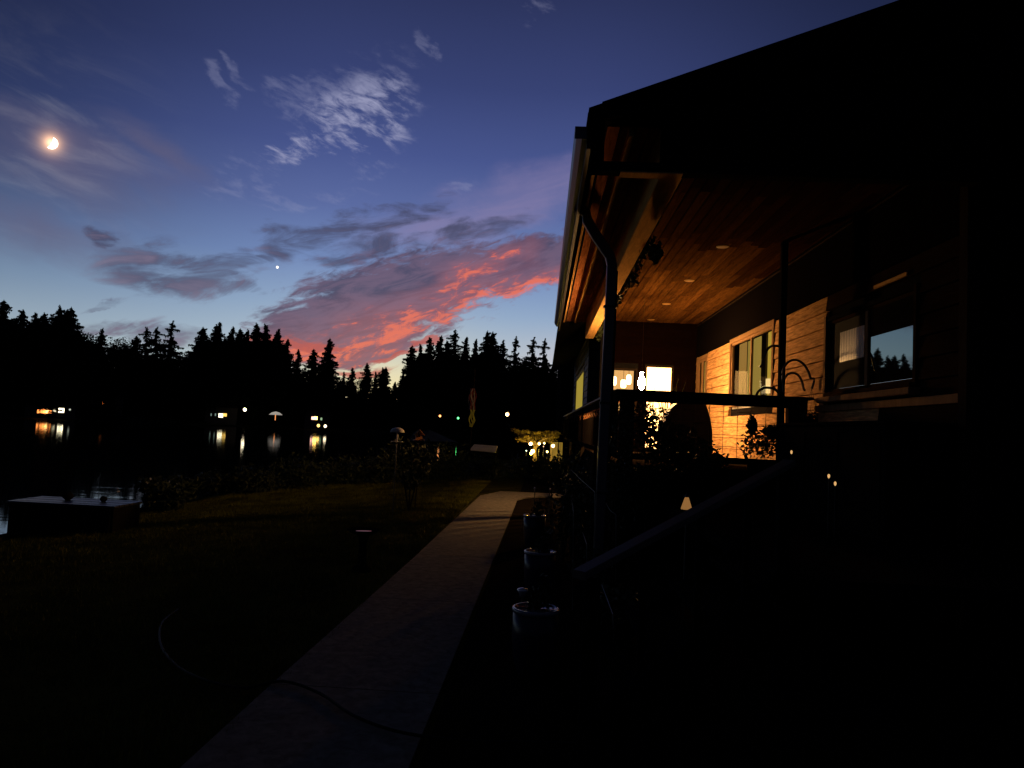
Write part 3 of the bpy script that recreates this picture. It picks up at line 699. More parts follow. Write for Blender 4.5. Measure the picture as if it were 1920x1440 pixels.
# front header, gable wall and rake
SL = .386
def rz(x): return 4.74+SL*(x-.45)
MB().box(1.0, WX+.05, 6.84, 6.98, 4.10, 4.70).build('front_header', m_dark, house)
MB().box(.34, .999, 6.84, 6.98, 4.10, 4.19).build('front_header', m_dark, house)
MB().box(.34, .46, 6.84, 6.98, 4.191, 4.70).build('front_header', m_dark, house)
MB().box(.62, 1.2, 6.83, 6.98, 4.085, 4.098).build('header_edge', m_beam, house)
MB().prism([(.36, 4.705), (14, 4.705), (14, rz(14)-.14), (.40, rz(.40)-.14)], 'y', 6.86, 6.98).build('gable_wall', m_dark, house)
MB().prism([(.30, rz(.30)-.16), (14.2, rz(14.2)-.16), (14.2, rz(14.2)), (.30, rz(.30))], 'y', 6.80, 36).build('roof', m_dark, house)
rk = MB().prism([(.42, 4.56), (.42, rz(.42)-.005), (14.4, rz(14.4)-.005), (14.4, rz(14.4)-.22), (.95, rz(.95)-.28)], 'y', 6.757, 6.797).build('rake_board', m_dark, house)
# gutter (K profile) along the eave, and the fascia
MB().box(.30, .34, 6.99, 20.2, 4.36, ZC+.12).build('fascia', mat('dark_trim', (.03, .025, .022), .7), house)
gt = MB().prism([(.298, 4.55), (.298, 4.44), (.25, 4.44), (.20, 4.50), (.18, 4.55), (.185, 4.56), (.21, 4.505), (.255, 4.455), (.285, 4.455), (.285, 4.55)], 'y', 6.95, 19.9)
gt.box(.182, .296, 6.944, 6.949, 4.44, 4.56); gt.build('gutter', m_gutter, house)
ds = MB(); pts = [(.30, 9.2, 4.47), (.42, 9.2, 4.40), (.44, 9.2, 4.30), (.55, 9.2, 4.12), (.74, 9.2, 3.86), (.77, 9.2, 3.74), (.77, 9.2, 3.4), (.75, 9.2, 1.8), (.74, 9.2, .12), (.66, 9.2, .05)]
def rect_pipe(mb, pts, hw, hd):
    i = len(mb.v)
    for k, p in enumerate(pts):
        a = Vector(pts[max(0, k-1)]); b_ = Vector(pts[min(len(pts)-1, k+1)]); d = (b_-a).normalized(); nrm = Vector((-d.z, 0, d.x))
        for (s, t) in ((-1, -1), (1, -1), (1, 1), (-1, 1)):
            mb.v.append(tuple(Vector(p)+nrm*hw*s+Vector((0, hd*t, 0))))
    for k in range(len(pts)-1):
        for j in range(4): mb.f.append((i+4*k+j, i+4*k+(j+1) % 4, i+4*k+4+(j+1) % 4, i+4*k+4+j))
    mb.f.append((i, i+1, i+2, i+3)); n_ = i+4*(len(pts)-1); mb.f.append((n_+3, n_+2, n_+1, n_))
    return mb
dso = rect_pipe(ds, pts, .062, .045).build('downspout', m_gutter, house, bevel=.01)
for z in (3.2, 2.0, .9): MB().box(.685, .845, 9.15, 9.25, z, z+.03).build('strap', m_iron, dso)

# ------------------------------------------------------------------ the deck
deck = empty('wooden_deck', (2.5, 15, 0), label='raised wooden porch deck with wire railing and front steps', cat='deck')
DZ = 1.2
def dk(mb, name, mt=m_deck, parent=None, **kw):
    o = mb.build(name, mt, parent or deck, **kw)
    if parent is None: o.location = -Vector(deck.location)
    return o
y = 11.0
while y < 19.4:
    dk(MB().box(1.16, WX-.06, y+.004, min(y+.14, 19.45)-.004, DZ-.04, DZ+random.uniform(0, .002)), 'deck_board'); y += .14
dk(MB().box(1.18, WX-.06, 10.95, 10.99, .02, DZ-.002), 'front_skirt'); dk(MB().box(1.13, 1.155, 11, 34, .02, DZ-.002), 'side_skirt')
dk(MB().box(1.16, LX-.07, 19.46, 34, DZ-.04, DZ), 'side_walk')
# front railing
RZ = 2.3
dk(MB().box(1.05, 3.90, 10.90, 11.10, RZ-.04, RZ), 'rail_cap', m_rail, bevel=.005)
dk(MB().box(1.24, 3.545, 10.97, 11.01, RZ-.17, RZ-.042), 'top_rail', m_rail)
dk(MB().box(1.24, 3.545, 10.97, 11.01, DZ+.08, DZ+.17), 'bottom_rail', m_rail)
dk(MB().box(1.12, 1.235, 10.94, 11.06, 0, RZ-.042), 'newel_post', m_rail)
dk(MB().box(1.235, 1.33, 10.96, 11.04, .1, RZ-.042), 'newel_post', m_rail)
dk(MB().box(3.55, 3.82, 10.93, 11.07, 0, RZ-.042), 'newel_post', m_rail)
for x in np.arange(1.40, 3.5, .205): dk(MB().tube([(x, 10.99, DZ+.165), (x, 10.99, RZ-.165)], .0045, 5), 'wire', m_wire)
for z in np.arange(DZ+.33, RZ-.2, .17): dk(MB().tube([(1.33, 10.999, z), (3.42, 10.999, z)], .0045, 5), 'wire', m_wire)
# porch post with plant hooks
dk(MB().box(3.415, 3.50, 10.96, 11.04, DZ, ZC-.01), 'porch_post', m_dark)
dk(MB().box(.88, 1.03, 11.15, 11.30, 0, 4.10), 'corner_post', m_dark)
def rx(y): return 1.12-.17*(y-11)/22
for (ya, yb) in ((11.1, 15), (15, 19.5), (19.5, 24), (24, 28.5), (28.5, 33)):
    xa, xb = rx(ya), rx(yb)
    dk(MB().prism([(xa-.08, ya), (xa+.08, ya), (xb+.08, yb), (xb-.08, yb)], 'z', RZ-.035, RZ), 'rail_cap', mat('rail_cap_wood', (.17, .14, .12), .5, var=.2, grain=(6, 1, 1), scale=3) if ya < 12 else bpy.data.materials['rail_cap_wood'])
    dk(MB().prism([(xa-.02, ya), (xa+.02, ya), (xb+.02, yb), (xb-.02, yb)], 'z', RZ-.17, RZ-.037), 'top_rail', m_rail)
    dk(MB().prism([(xa-.02, ya), (xa+.02, ya), (xb+.02, yb), (xb-.02, yb)], 'z', DZ+.08, DZ+.17), 'bottom_rail', m_rail)
    dk(MB().box(xb-.05, xb+.05, yb-.05, yb+.05, 0, RZ-.036), 'rail_post', m_rail)
y = 11.35
while y < 32.9:
    x = rx(y); dk(MB().box(x-.015, x+.015, y-.018, y+.018, DZ+.17, RZ-.17), 'baluster', m_iron_b); y += .19 if y < 20 else .3
# near landing and steps coming down towards the path
a_ = PZ(1085, 1078, .92); b_ = PZ(1480, 868, 1.50); dv = (b_-a_)
L_ = empty('stair', (0, 0, 0)); bpy.data.objects.remove(L_)
perp = Vector((-dv.y, dv.x, 0)).normalized()
def rail_seg(p, q, w, h, name, mt=m_rail):
    d = (q-p).normalized(); n1 = Vector((-d.y, d.x, 0)).normalized(); n2 = d.cross(n1)
    mb = MB()
    c = [[P+n1*w*s+n2*h*t for (s, t) in ((-1, -1), (1, -1), (1, 1), (-1, 1))] for P in (p, q)]
    mb.v = [tuple(v) for v in c[0]+c[1]]; mb.f = [(0, 1, 2, 3), (7, 6, 5, 4)]+[(j, (j+1) % 4, 4+(j+1) % 4, 4+j) for j in range(4)]
    return dk(mb, name, mt, bevel=.004)
rail_seg(a_, b_, .045, .02, 'handrail', mat('handrail_wood', (.07, .055, .05), .6, spec=.3, var=.2, grain=(3, 3, 3), scale=3))
dk(MB().box(a_.x+.03, a_.x+.11, a_.y-.02, a_.y+.06, 0, a_.z-.02), 'newel_post', m_dark); dk(MB().box(b_.x-.08, b_.x, b_.y-.05, b_.y+.03, 0, b_.z-.02), 'newel_post', m_dark)
rail_seg(a_+Vector((.05, 0, -.78)), b_+Vector((0, 0, -.78)), .025, .07, 'stringer', m_dark)
rail_seg(a_+Vector((.05, 1.1, -.78)), b_+Vector((0, 1.1, -.78)), .025, .07, 'stringer', m_dark)
for k in range(4):
    t = (k+.6)/4; p = a_+dv*t
    dk(MB().box(p.x-.16, p.x+.16, p.y, p.y+1.15, p.z-.78-.02, p.z-.78+.02), 'step', m_dark)
for t in (.25, .5, .75):
    p = a_+dv*t; dk(MB().box(p.x-.02, p.x+.02, p.y-.02, p.y+.02, p.z-.8, p.z-.02), 'baluster', m_dark)
dk(MB().box(b_.x, WX-.1, b_.y-.05, 10.9, .6, .72), 'landing', m_dark)
# cabinet under the garden window, leaning against nothing but the wall
cb = empty('deck_cabinet', (3.5, 8.9, .72), label='black waist high cabinet under the sky reflecting window', cat='cabinet')
MB().box(-.25, .38, -1.7, 1.45, 0, 1.13).build('body', m_dark, cb, bevel=.01); MB().box(-.29, .38, -1.75, 1.50, 1.132, 1.17).build('top', m_dark, cb, bevel=.01)
for k in range(3): MB().box(-.265, -.252, -1.62+k*1.04, -.66+k*1.04, .08, 1.05).build('door', m_dark, cb)

# hooks on the porch post
hk = m_iron
def arc(c, r, a0, a1, n=14, sx=1): return [(c[0]+sx*r*math.cos(R(a0+(a1-a0)*k/n)), c[1], c[2]+r*math.sin(R(a0+(a1-a0)*k/n))) for k in range(n+1)]
def hook(pixpts, label, Y=10.90):
    P = [PY(px, py, Y) for px, py in pixpts]
    # smooth by Catmull-Rom
    out = []
    for i in range(len(P)-1):
        p0 = P[max(0, i-1)]; p1 = P[i]; p2 = P[i+1]; p3 = P[min(len(P)-1, i+2)]
        for k in range(5):
            t = k/5; out.append(.5*((2*p1)+(p2-p0)*t+(2*p0-5*p1+4*p2-p3)*t*t+(3*p1-p0-3*p2+p3)*t**3))
    out.append(P[-1])
    o = MB().tube(out, .018, 7).build('plant_hook', hk); tag(o, label, 'plant hook', 'hooks on the porch post'); return o
hook([(1462, 650), (1452, 648), (1443, 651), (1436, 660), (1431, 675), (1428, 686), (1424, 687)], 'short black hook curling left near the top of the porch post')
hook([(1469, 722), (1467, 700), (1473, 684), (1483, 676), (1494, 675), (1507, 683), (1516, 698), (1520, 709), (1526, 710), (1525, 719), (1522, 729)], 'largest black hook arching right from the porch post')
hook([(1469, 735), (1470, 714), (1476, 703), (1486, 699), (1496, 703), (1503, 714), (1507, 729), (1510, 732)], 'smaller black hook nested under the large right arch')
hook([(1462, 740), (1453, 730), (1441, 727), (1430, 728), (1421, 735), (1417, 745)], 'low black hook curling left just above the railing')
hb = PY(1522, 728, 10.90)
bk = empty('hanging_basket', (hb.x, hb.y, hb.z-.55), label='wire hung basket plant under the largest porch hook', cat='hanging plant')
for q in (-1, 0, 1): MB().tube([(0, 0, .55), (q*.11, .03*(1-abs(q)), .1)], .003, 4).build('hanger_wire', m_wire, bk)
MB().lathe([(.04, -.05), (.10, -.02), (.13, .10), (.12, .10), (.09, 0)], n=14).build('basket', m_dark, bk)
MB().leaves((0, 0, .13), (.15, .15, .08), 160, .03, 5).build('foliage', m_leaf, bk)

# grill under cover, plants on and before the deck
gr = empty('covered_grill', (2.50, 13.2, DZ), label='barbecue grill under a black fitted cover behind the railing', cat='grill')
prof = [(-.42, .0), (-.46, .15), (-.44, .62), (-.30, .92), (-.16, 1.06), (.16, 1.08), (.30, 1.02), (.38, .78), (.42, .55), (.43, .0)]
g = MB(); i = 0
for (dyy, sc_) in ((-.30, .92), (-.26, 1.0), (.26, 1.0), (.30, .92)):
    g.v += [(x*sc_, dyy, z*(sc_*.5+.5)) for x, z in prof]
n_ = len(prof)
for r in range(3):
    for k in range(n_-1): a = r*n_+k; g.f.append((a, a+1, a+n_+1, a+n_))
g.f += [tuple(range(n_)), tuple(range(4*n_-1, 3*n_-1, -1))]
g.build('cover', m_cover, gr, smooth=False, bevel=.01)
for (x, y) in ((-.38, -.22), (.38, -.22), (-.38, .22), (.38, .22)): MB().lathe([(.03, 0), (.035, .01), (.035, .05), (.03, .06)], c=(x*1.08, y*1.25, 0), n=10).build('wheel', m_iron, gr)
def potted(name, loc, pr, ph, crown, label, cat='potted plant', mt=None, leaf=.03, nl=420, seed=1, group=None):
    o = empty(name, loc, label=label, cat=cat, group=group)
    MB().lathe([(pr*.62, 0), (pr*.72, .01), (pr*.95, ph*.55), (pr, ph*.95), (pr*1.04, ph*.97), (pr*1.04, ph), (pr*.9, ph), (pr*.88, ph*.9), (.02, ph*.86)], n=28).build('pot', mt or m_dark, o, smooth=False)
    mb = MB()
    for (c, r_) in crown: mb.leaves(c, r_, nl, leaf, seed); seed += 1
    mb.build('foliage', m_leaf, o)
    return o
potted('flower_pot', (3.05, 10.55, .97), .17, .34, [((0, 0, .62), (.30, .22, .24)), ((-.12, 0, .88), (.06, .05, .13)), ((.15, 0, .80), (.12, .1, .10)), ((.32, 0, .70), (.1, .1, .12))], 'bushy geranium silhouette in front of the wire railing', seed=10, leaf=.035)
MB().box(2.2, 3.5, 10.42, 10.70, .0, .968).build('plant_shelf', m_dark); tag(col.objects['plant_shelf'], 'dark wooden plant stand before the deck railing', 'plant stand')
potted('flower_pot', (2.42, 10.55, .97), .12, .24, [((0, 0, .36), (.22, .14, .12)), ((-.2, 0, .32), (.12, .1, .08))], 'low trailing plant left of the bushy geranium', seed=20)
# tall spiky plant before the lit door, flowering shrub against the rail corner
sp = empty('spiky_plant', (3.02, 18.2, DZ), label='tall spiky potted plant standing before the brightly lit door', cat='potted plant')
MB().lathe([(.13, 0), (.19, .4), (.20, .42), (.17, .42), (.02, .38)], n=20).build('pot', m_dark, sp)
rs = np.random.RandomState(4); mb = MB()
for k in range(46):
    a = rs.rand()*6.28; l = .7+.9*rs.rand(); th = .10+.45*rs.rand()**1.5; d = Vector((math.cos(a)*th, math.sin(a)*th, 1)).normalized(); s = Vector((-math.sin(a), math.cos(a), 0))*.012
    b0 = Vector((math.cos(a)*.04, math.sin(a)*.04, .38)); mid_ = b0+d*l*.55; tip = b0+d*l+Vector((math.cos(a), math.sin(a), -.4))*th*.25*l
    mb.quad(b0-s*.6, b0+s*.6, mid_+s, mid_-s); mb.tri(mid_-s, mid_+s, tip)
mb.build('leaf_blades', m_leaf, sp)
def shrub(name, loc, lumps, n, leaf, label, seed, material=None, cat='shrub', group=None, stem=True):
    o = empty(name, loc, label=label, cat=cat, group=group); mb = MB()
    for k, (c, r_) in enumerate(lumps): mb.leaves(c, r_, n, leaf, seed+k)
    mb.build('foliage', material or m_leaf, o)
    if stem:
        mb = MB()
        for k, (c, r_) in enumerate(lumps[:5]): mb.tube([(0, 0, -.03), (c[0]*.5, c[1]*.5, c[2]*.5), c], [.02, .013, .005], 5)
        mb.build('stem', m_bark, o)
    return o
shrub('rose_bush', (1.55, 10.72, .0), [((-.1, 0, 1.75), (.22, .16, .42)), ((.12, 0, 1.6), (.26, .16, .45)), ((.40, 0, 1.45), (.25, .16, .42)), ((-.1, 0, .9), (.4, .2, .4)), ((.75, 0, 1.2), (.3, .14, .45))], 900, .034, 'loose climbing bush growing up through the deck railing', 50)
shrub('lavender_bush', (.95, 10.3, 0), [((.12, 0, 1.55), (.16, .16, .55)), ((.1, 0, .7), (.3, .2, .5))], 330, .035, 'thin dark bush at the foot of the downspout', 60)
k = 0
for (x, y, h, wd, lab) in ((.45, 10.2, 1.5, .34, 'dense bush left of the downspout foot'), (.30, 9.3, 1.25, .26, 'leafy bush between the far pot and the downspout'), (.80, 12.6, .75, .30, 'low bush below the side railing nearest the downspout'), (.78, 14.6, .9, .35, 'rounded bush below the middle of the side railing'), (.74, 16.8, .8, .36, 'bush below the side railing next to the path turn'),
                      (.9, 20.3, 1.2, .5, 'tall bush past the path turn below the far railing'), (.85, 23.5, 1.1, .5, 'far bush at the end of the side railing'), (.55, 8.0, .42, .22, 'low grassy clump near the downspout outlet'), (.62, 6.3, .40, .2, 'low grassy clump beside the steps')):
    shrub('garden_bush', (x, y, 0), [((0, 0, h*.55), (wd, wd, h*.45)), ((.1, .2, h*.5), (wd*.8, wd, h*.4))], 260, .035, lab, 70+k*3, group='bushes along the deck'); k += 1
# added vine standing in for the jagged shadow along the beam's inner side
vn = empty('shadow_vine', (1.24, 14, 4.3), label='added leafy vine standing in for jagged shadow along the porch beam', cat='vine'); mb = MB(); rs = np.random.RandomState(9)
mb.tube([(.0, y-14, .05*math.sin(y*3)) for y in np.arange(9, 19.3, .35)], .008, 5)
mb.build('stem', m_bark, vn); mb = MB()
for y in np.arange(9.0, 19.3, .42): mb.leaves((.03+.07*rs.rand(), y-14, -.03+.1*rs.normal()), (.07+.05*rs.rand(), .26, .10+.09*rs.rand()), 90, .045, int(y*10))
mb.build('foliage', m_leaf, vn)
# curled iron brackets hung under the side rail
for k in range(15):
    y = 11.7+k*.62 if k < 10 else 17.9+(k-10)*1.6
    x = rx(y)-.03
    o = MB().tube([(x, y, RZ-.19), (x-.05, y, RZ-.22), (x-.065, y+.02, RZ-.27), (x-.045, y+.03, RZ-.32), (x-.075, y+.04, RZ-.35)], .009, 5).build('rail_ornament', m_birdw)
    tag(o, '%s curled ornament behind the downspout in the row under the side railing' % ORD[k], 'ornament', 'ornaments under the side railing')

# ------------------------------------------------------------------ pots and garden beside the path
for (px, py, h, r, lab, sd) in ((1005, 1142, .45, .155, 'nearest blue glazed pot with pale rim beside the path', 1), (1013, 1035, .45, .155, 'middle blue glazed pot with pale rim beside the path', 2), (1003, 967, .45, .155, 'farthest blue glazed pot before the path turn', 3)):
    p = PZ(px, py, h)
    o = empty('glazed_pot', (p.x, p.y, .012), label=lab, cat='flower pot', group='blue pots along the path')
    MB().lathe([(r*.60, 0), (r*.70, .01), (r*.92, h*.30), (r*1.0, h*.62), (r*.99, h*.93), (r*.86, h*.93), (r*.84, h*.80), (.01, h*.78)], n=40).build('body', m_pot, o, smooth=True)
    MB().lathe([(r*.865, h*.931), (r*1.0, h*.931), (r*1.05, h*.955), (r*1.05, h*.985), (r*1.01, h), (r*.90, h), (r*.87, h*.985)], n=40).build('rim', mat('pale_rim_%d' % sd, (.12, .13, .16), .12, spec=.7), o, smooth=True)
    mb = MB().leaves((.03, .02, h*1.05), (r*.62, r*.62, .12), 170, .028, 200+sd).leaves((.05, 0, h*1.3), (r*.4, r*.4, .10), 60, .025, 210+sd)
    mb.build('foliage', m_leaf, o)
m_pale = mat('pale_metal', (.65, .66, .7), .25, metal=.6)
def solar(p, z, r, lab, bulb=None, base=0):
    o = empty('solar_light', (p.x, p.y, base), label=lab, cat='garden light')
    MB().tube([(0, 0, -.03), (0, 0, z-.03)], .008, 6).build('stake', m_iron, o)
    MB().lathe([(r*.5, z-.05), (r*.6, z-.02), (r, z), (r*.9, z+.012), (.005, z+.022)], n=18).build('head', bulb or m_pale, o, smooth=True)
    return o
solar(PZ(980, 1107, .42), .42, .045, 'pale disc of a solar stake light behind the nearest blue pot')
solar(PZ(1003, 916, .55), .55, .022, 'left one of two tiny solar lights past the far pot'); solar(PZ(1031, 917, .55), .55, .022, 'right one of two tiny solar lights past the far pot')
ln_p = PY(1287, 955, 6.2)
o = empty('garden_lantern', (ln_p.x, ln_p.y, ln_p.z), label='small cone shaped lantern glowing faintly above the handrail', cat='lantern')
MB().lathe([(.045, 0), (.045, .01), (.022, .08), (.015, .10)], n=6).build('shade', emit('lantern_glow', (.26, .12, .035), 1., False), o)
MB().lathe([(.03, .10), (.03, .105), (.004, .13)], n=6).build('cap', m_iron, o); MB().tube([(0, 0, -ln_p.z-.03), (0, 0, 0)], .008, 6).build('stake', m_iron, o)
for (px, py, Y, lab) in ((1484, 848, 8.5, 'tiny warm glint bead over the landing'), (1554, 893, 7.6, 'tiny warm glint bead right of the landing'), (1566, 907, 7.6, 'dimmest glint bead low at the landing')):  # added glowing beads stand in for warm glints on small metal pieces
    p = PY(px, py, Y); o = empty('glint_bead', (p.x, p.y, .72), label=lab, cat='garden light')
    MB().lathe([(.004, p.z-.72-.02), (.011, p.z-.72-.01), (.013, p.z-.72+.01), (.005, p.z-.72+.022)], n=10).build('bulb', emit('glint_soft', (.75, .42, .15), 1., False) if px < 1490 else bpy.data.materials['glint_soft'], o, smooth=True)
    MB().tube([(0, 0, -.02), (0, 0, p.z-.72-.02)], .005, 5).build('stake', m_iron, o)
# grass-like strap leaves that catch the sky between pots and deck
m_strap = mat('silver_strap_leaf', (.22, .24, .20), .3, spec=.8)
sg = empty('strap_leaf_plant', (.62, 7.2, 0), label='clump of thin silvery strap leaves between the pots and the deck', cat='plant')
for P in ([(1070, 880), (1090, 900), (1115, 922)], [(1137, 945), (1145, 958), (1155, 965)], [(1092, 998), (1096, 1008), (1100, 1020)], [(1128, 1096), (1138, 1122), (1149, 1152)], [(1072, 938), (1074, 950), (1075, 958)]):
    Pw = [PY(a, b_, 5.2+.9*(1150-b_)/100)-Vector(sg.location) for a, b_ in P]
    root = Pw[-1].copy(); root.z = 0.0; root.x += .03
    MB().tube([root, Pw[-1], Pw[1], Pw[0]], [.003, .004, .004, .0015], 5).build('leaf_blade', m_strap, sg)
# hose on lawn and path
def on_ground(px, py): 
    p = PZ(px, py, 0.0); z = gz(p.x, p.y) if p.x < -1.6 else .036
    p = PZ(px, py, z+.02); return p
hp = [on_ground(*q) for q in ((338, 1140), (306, 1165), (299, 1190), (304, 1215), (322, 1240), (352, 1262), (400, 1280), (460, 1290), (530, 1277), (600, 1300), (660, 1340), (740, 1370), (830, 1385), (900, 1390), (980, 1392), (1100, 1395))]
out = []
for i in range(len(hp)-1):
    p0 = hp[max(0, i-1)]; p1 = hp[i]; p2 = hp[i+1]; p3 = hp[min(len(hp)-1, i+2)]
    for k in range(4):
        t = k/4; out.append(.5*((2*p1)+(p2-p0)*t+(2*p0-5*p1+4*p2-p3)*t*t+(3*p1-p0-3*p2+p3)*t**3))
MB().tube(out, .009, 8).build('garden_hose', mat('hose_rubber', (.005, .006, .005), .7, spec=.12), smooth=True, label='dark garden hose snaking across lawn and concrete path', cat='hose')
# bird bath
p = PZ(682, 994, .45); gb = gz(p.x, p.y)
o = empty('bird_bath', (p.x, p.y, gb), label='dark pedestal bird bath on the lawn left of the path', cat='bird bath'); hb_ = .45-gb
MB().lathe([(.11, 0), (.11, .03), (.05, .07), (.042, .3), (.055, hb_-.09), (.07, hb_-.06)], n=20).build('pedestal', m_dark, o, smooth=True)
MB().lathe([(.05, hb_-.06), (.13, hb_-.03), (.18, hb_+.005), (.18, hb_+.012), (.16, hb_+.006), (.09, hb_-.012), (.01, hb_-.02)], n=28).build('basin', m_dark, o, smooth=True)
MB().lathe([(.005, hb_-.010), (.085, hb_-.010), (.085, hb_-.008), (.005, hb_-.008)], n=24).build('water', m_water, o)

# sapling, feeder, birdhouse
base_p = PZ(766, 968, -.12)
shrub('sapling', (base_p.x, base_p.y, gz(base_p.x, base_p.y)), [((0, 0, 1.0), (.34, .34, .42)), ((-.25, 0, 1.15), (.25, .25, .3)), ((.22, 0, 1.05), (.3, .3, .35)), ((0, 0, .62), (.2, .2, .22))], 170, .05, 'young garden tree with thin trunk on the lit lawn', 300, cat='tree')
fp = PY(744, 829, 13.0); gb = gz(fp.x, fp.y)
fd = empty('bird_feeder', (fp.x, fp.y, gb), label='dome topped pale bird feeder on a pole', cat='bird feeder'); zt = fp.z-gb
MB().tube([(0, 0, -.03), (0, 0, zt)], .010, 6).build('pole', m_iron, fd)
MB().tube([(0, 0, zt), (0, 0, zt+.22)], .016, 8).build('seed_tube', m_white, fd); MB().lathe([(.02, zt), (.10, zt+.004), (.11, zt+.015), (.10, zt+.012), (.02, zt+.01)], n=20).build('tray', m_white, fd)
MB().lathe([(.125, zt+.17), (.12, zt+.20), (.09, zt+.235), (.04, zt+.255), (.005, zt+.26)], n=24).build('dome', m_white, fd, smooth=True)
bp_ = PY(785, 824, 15.0); g0 = PZ(797, 950, -.05); gb = gz(bp_.x, bp_.y)
bh = empty('birdhouse', (bp_.x, bp_.y, gb), rz=R(18), label='small wooden birdhouse with a gabled roof on a tall pole', cat='birdhouse'); zt = bp_.z-gb
MB().tube([(.0, 0, -.03), (.02, 0, zt*.5), (0, 0, zt)], .012, 6).build('pole', m_bark, bh)
MB().prism([(-.065, zt), (.065, zt), (.065, zt+.10), (0, zt+.165), (-.065, zt+.10)], 'y', -.06, .06).build('box', m_birdw, bh)
MB().box(-.10, .10, -.09, .09, zt-.014, zt-.002).build('floor', m_birdw, bh)
MB().prism([(-.10, zt+.085), (0, zt+.185), (0, zt+.205), (-.115, zt+.092)], 'y', -.10, .10).build('roof', m_slate, bh); MB().prism([(.10, zt+.085), (.115, zt+.092), (.002, zt+.205), (.002, zt+.185)], 'y', -.10, .10).build('roof', m_birdw, bh)
en_ = MB().lathe([(.018, 0), (.018, .004)], n=12).build('entrance', m_dark, bh, loc=(0, -.061, zt+.07)); en_.rotation_euler = (R(90), 0, 0)

# storage bench on the bank
bn = empty('storage_bench', (0, 0, 0), label='long dark timber chest standing at the lawn edge by the water', cat='chest')
by0 = 11.9; by1 = 12.7; bx0 = PY(17, 950, by0).x; bx1 = PY(214, 942, by0).x; bn.location = ((bx0+bx1)/2, by0+.4, -.53)
MB().box(bx0, bx1, by0, by1, -.56, .05).build('body', m_dark, bn).location = -Vector(bn.location)
m_lid = mat('lid_paint', (.015, .016, .02), .4, var=.3, grain=(1, 6, 1), scale=3)
for k in range(6):
    ya = by0-.03+k*(by1-by0+.06)/6; o = MB().box(bx0-.03, bx1+.03, ya+.006, ya+(by1-by0+.06)/6-.006, .052, .088+.004*(k % 2)).build('lid_board', m_lid, bn, bevel=.004); o.location = -Vector(bn.location)
for x_ in (bx0+.08, (bx0+bx1)/2, bx1-.08):
    o = MB().box(x_-.04, x_+.04, by0-.022, by0-.001, -.56, .05).build('cleat', m_deck, bn); o.location = -Vector(bn.location)
for (px, lab) in ((127, 'round black float lying on the chest lid'), (194, 'small black lump at the right of the chest lid')):
    q = PY(px, 938, by0+.45); r = .085 if px < 150 else .06
    MB().lathe([(r*.5, 0), (r, r*.5), (r*.9, r*1.1), (r*.4, r*1.5)], n=14).build('fender_float', m_dark, loc=(q.x, q.y, .096), smooth=True, label=lab, cat='float')
# bank shrubs
for k, (px, base, top, wpx, Y, lab) in enumerate([(305, 968, 900, 66, 15.5, 'low shrub hugging the right end of the chest'), (285, 950, 892, 50, 19, 'low flowering shrub on the bank right of the chest'), (335, 955, 890, 60, 18, 'second bank shrub with pale blossoms'), (400, 960, 880, 80, 20, 'wide dark shrub on the bank left of the middle'), (470, 960, 868, 80, 20, 'tall dark bank shrub below the far umbrella'),
        (550, 950, 850, 90, 21, 'dark feathery shrub below the double light reflection'), (640, 945, 850, 90, 22, 'dark bank shrub left of the bird feeder'), (720, 940, 838, 90, 22, 'bushy shrub behind the bird feeder'), (830, 935, 826, 100, 23, 'dark shrub below the boat canopy'), (775, 937, 829, 70, 23, 'narrow dark shrub under the birdhouse'), (905, 930, 852, 80, 24, 'rounded shrub before the pale swing'), (985, 928, 852, 80, 25, 'clipped hedge end before the glowing patio'), (1040, 928, 850, 60, 26, 'hedge piece at the house side of the patio')]):
    b0 = PY(px, base, Y); t0 = PY(px, top, Y); gb = gz(b0.x, b0.y) if b0.x < -1.7 else 0; h = t0.z-gb; wd = wpx/F*Y/2
    shrub('bank_shrub', (b0.x, b0.y, gb), [((0, 0, h*.5), (wd, wd, h*.5)), ((-wd*.5, 0, h*.35), (wd*.7, wd*.7, h*.38)), ((wd*.5, 0, h*.4), (wd*.7, wd*.7, h*.42))], 420, .06, lab, 400+k*4, group='shrubs along the bank')
for k, (px, py) in enumerate([(318, 903), (325, 922), (330, 925), (334, 918), (336, 924), (323, 930), (276, 905), (283, 898), (219, 915), (222, 921)]):
    p = PY(px, py, 17.4); o = MB().leaves((0, 0, 0), (.03, .02, .025), 14, .022, 800+k).build('blossom', m_white, loc=p, label='pale blossom on a dark shrub by the bank chest', cat='flower', group='pale blossoms on the bank')

# boat canopy, swing, flags, lamps on this side
cp = empty('boat_canopy', (0, 0, 0), label='blue grey hipped boat canopy on posts over the water', cat='boat canopy'); Yc = 52.
q = {k: PY(x, y, Yc+dy) for k, (x, y, dy) in dict(l=(764, 827, 0), m=(793, 827, -2.2), r=(832, 828, 0), a=(776, 810, 2), b=(806, 806, 1), rb=(858, 829, 3), bb=(846, 824, 3)).items()}
cp.location = (q['m'].x, Yc, -1)
def rel(v): return v-Vector(cp.location)
MB().quad(rel(q['l']), rel(q['m']), rel(q['b']), rel(q['a'])).build('side_slope', m_bluec, cp); MB().tri(rel(q['m']), rel(q['r']), rel(q['b'])).build('front_slope', m_slate, cp)
MB().quad(rel(q['r']), rel(q['rb']), rel(q['bb']), rel(q['b'])).build('end_slope', m_slate, cp)
for kk in ('l', 'm', 'r', 'rb'):
    v_ = rel(q[kk]); MB().tube([(v_.x, v_.y, -.6), v_], .06, 6).build('post', m_dark, cp)
sw = empty('garden_swing', (0, 0, 0), label='garden swing seat with a pale sloping canopy', cat='swing'); Ys = 30.
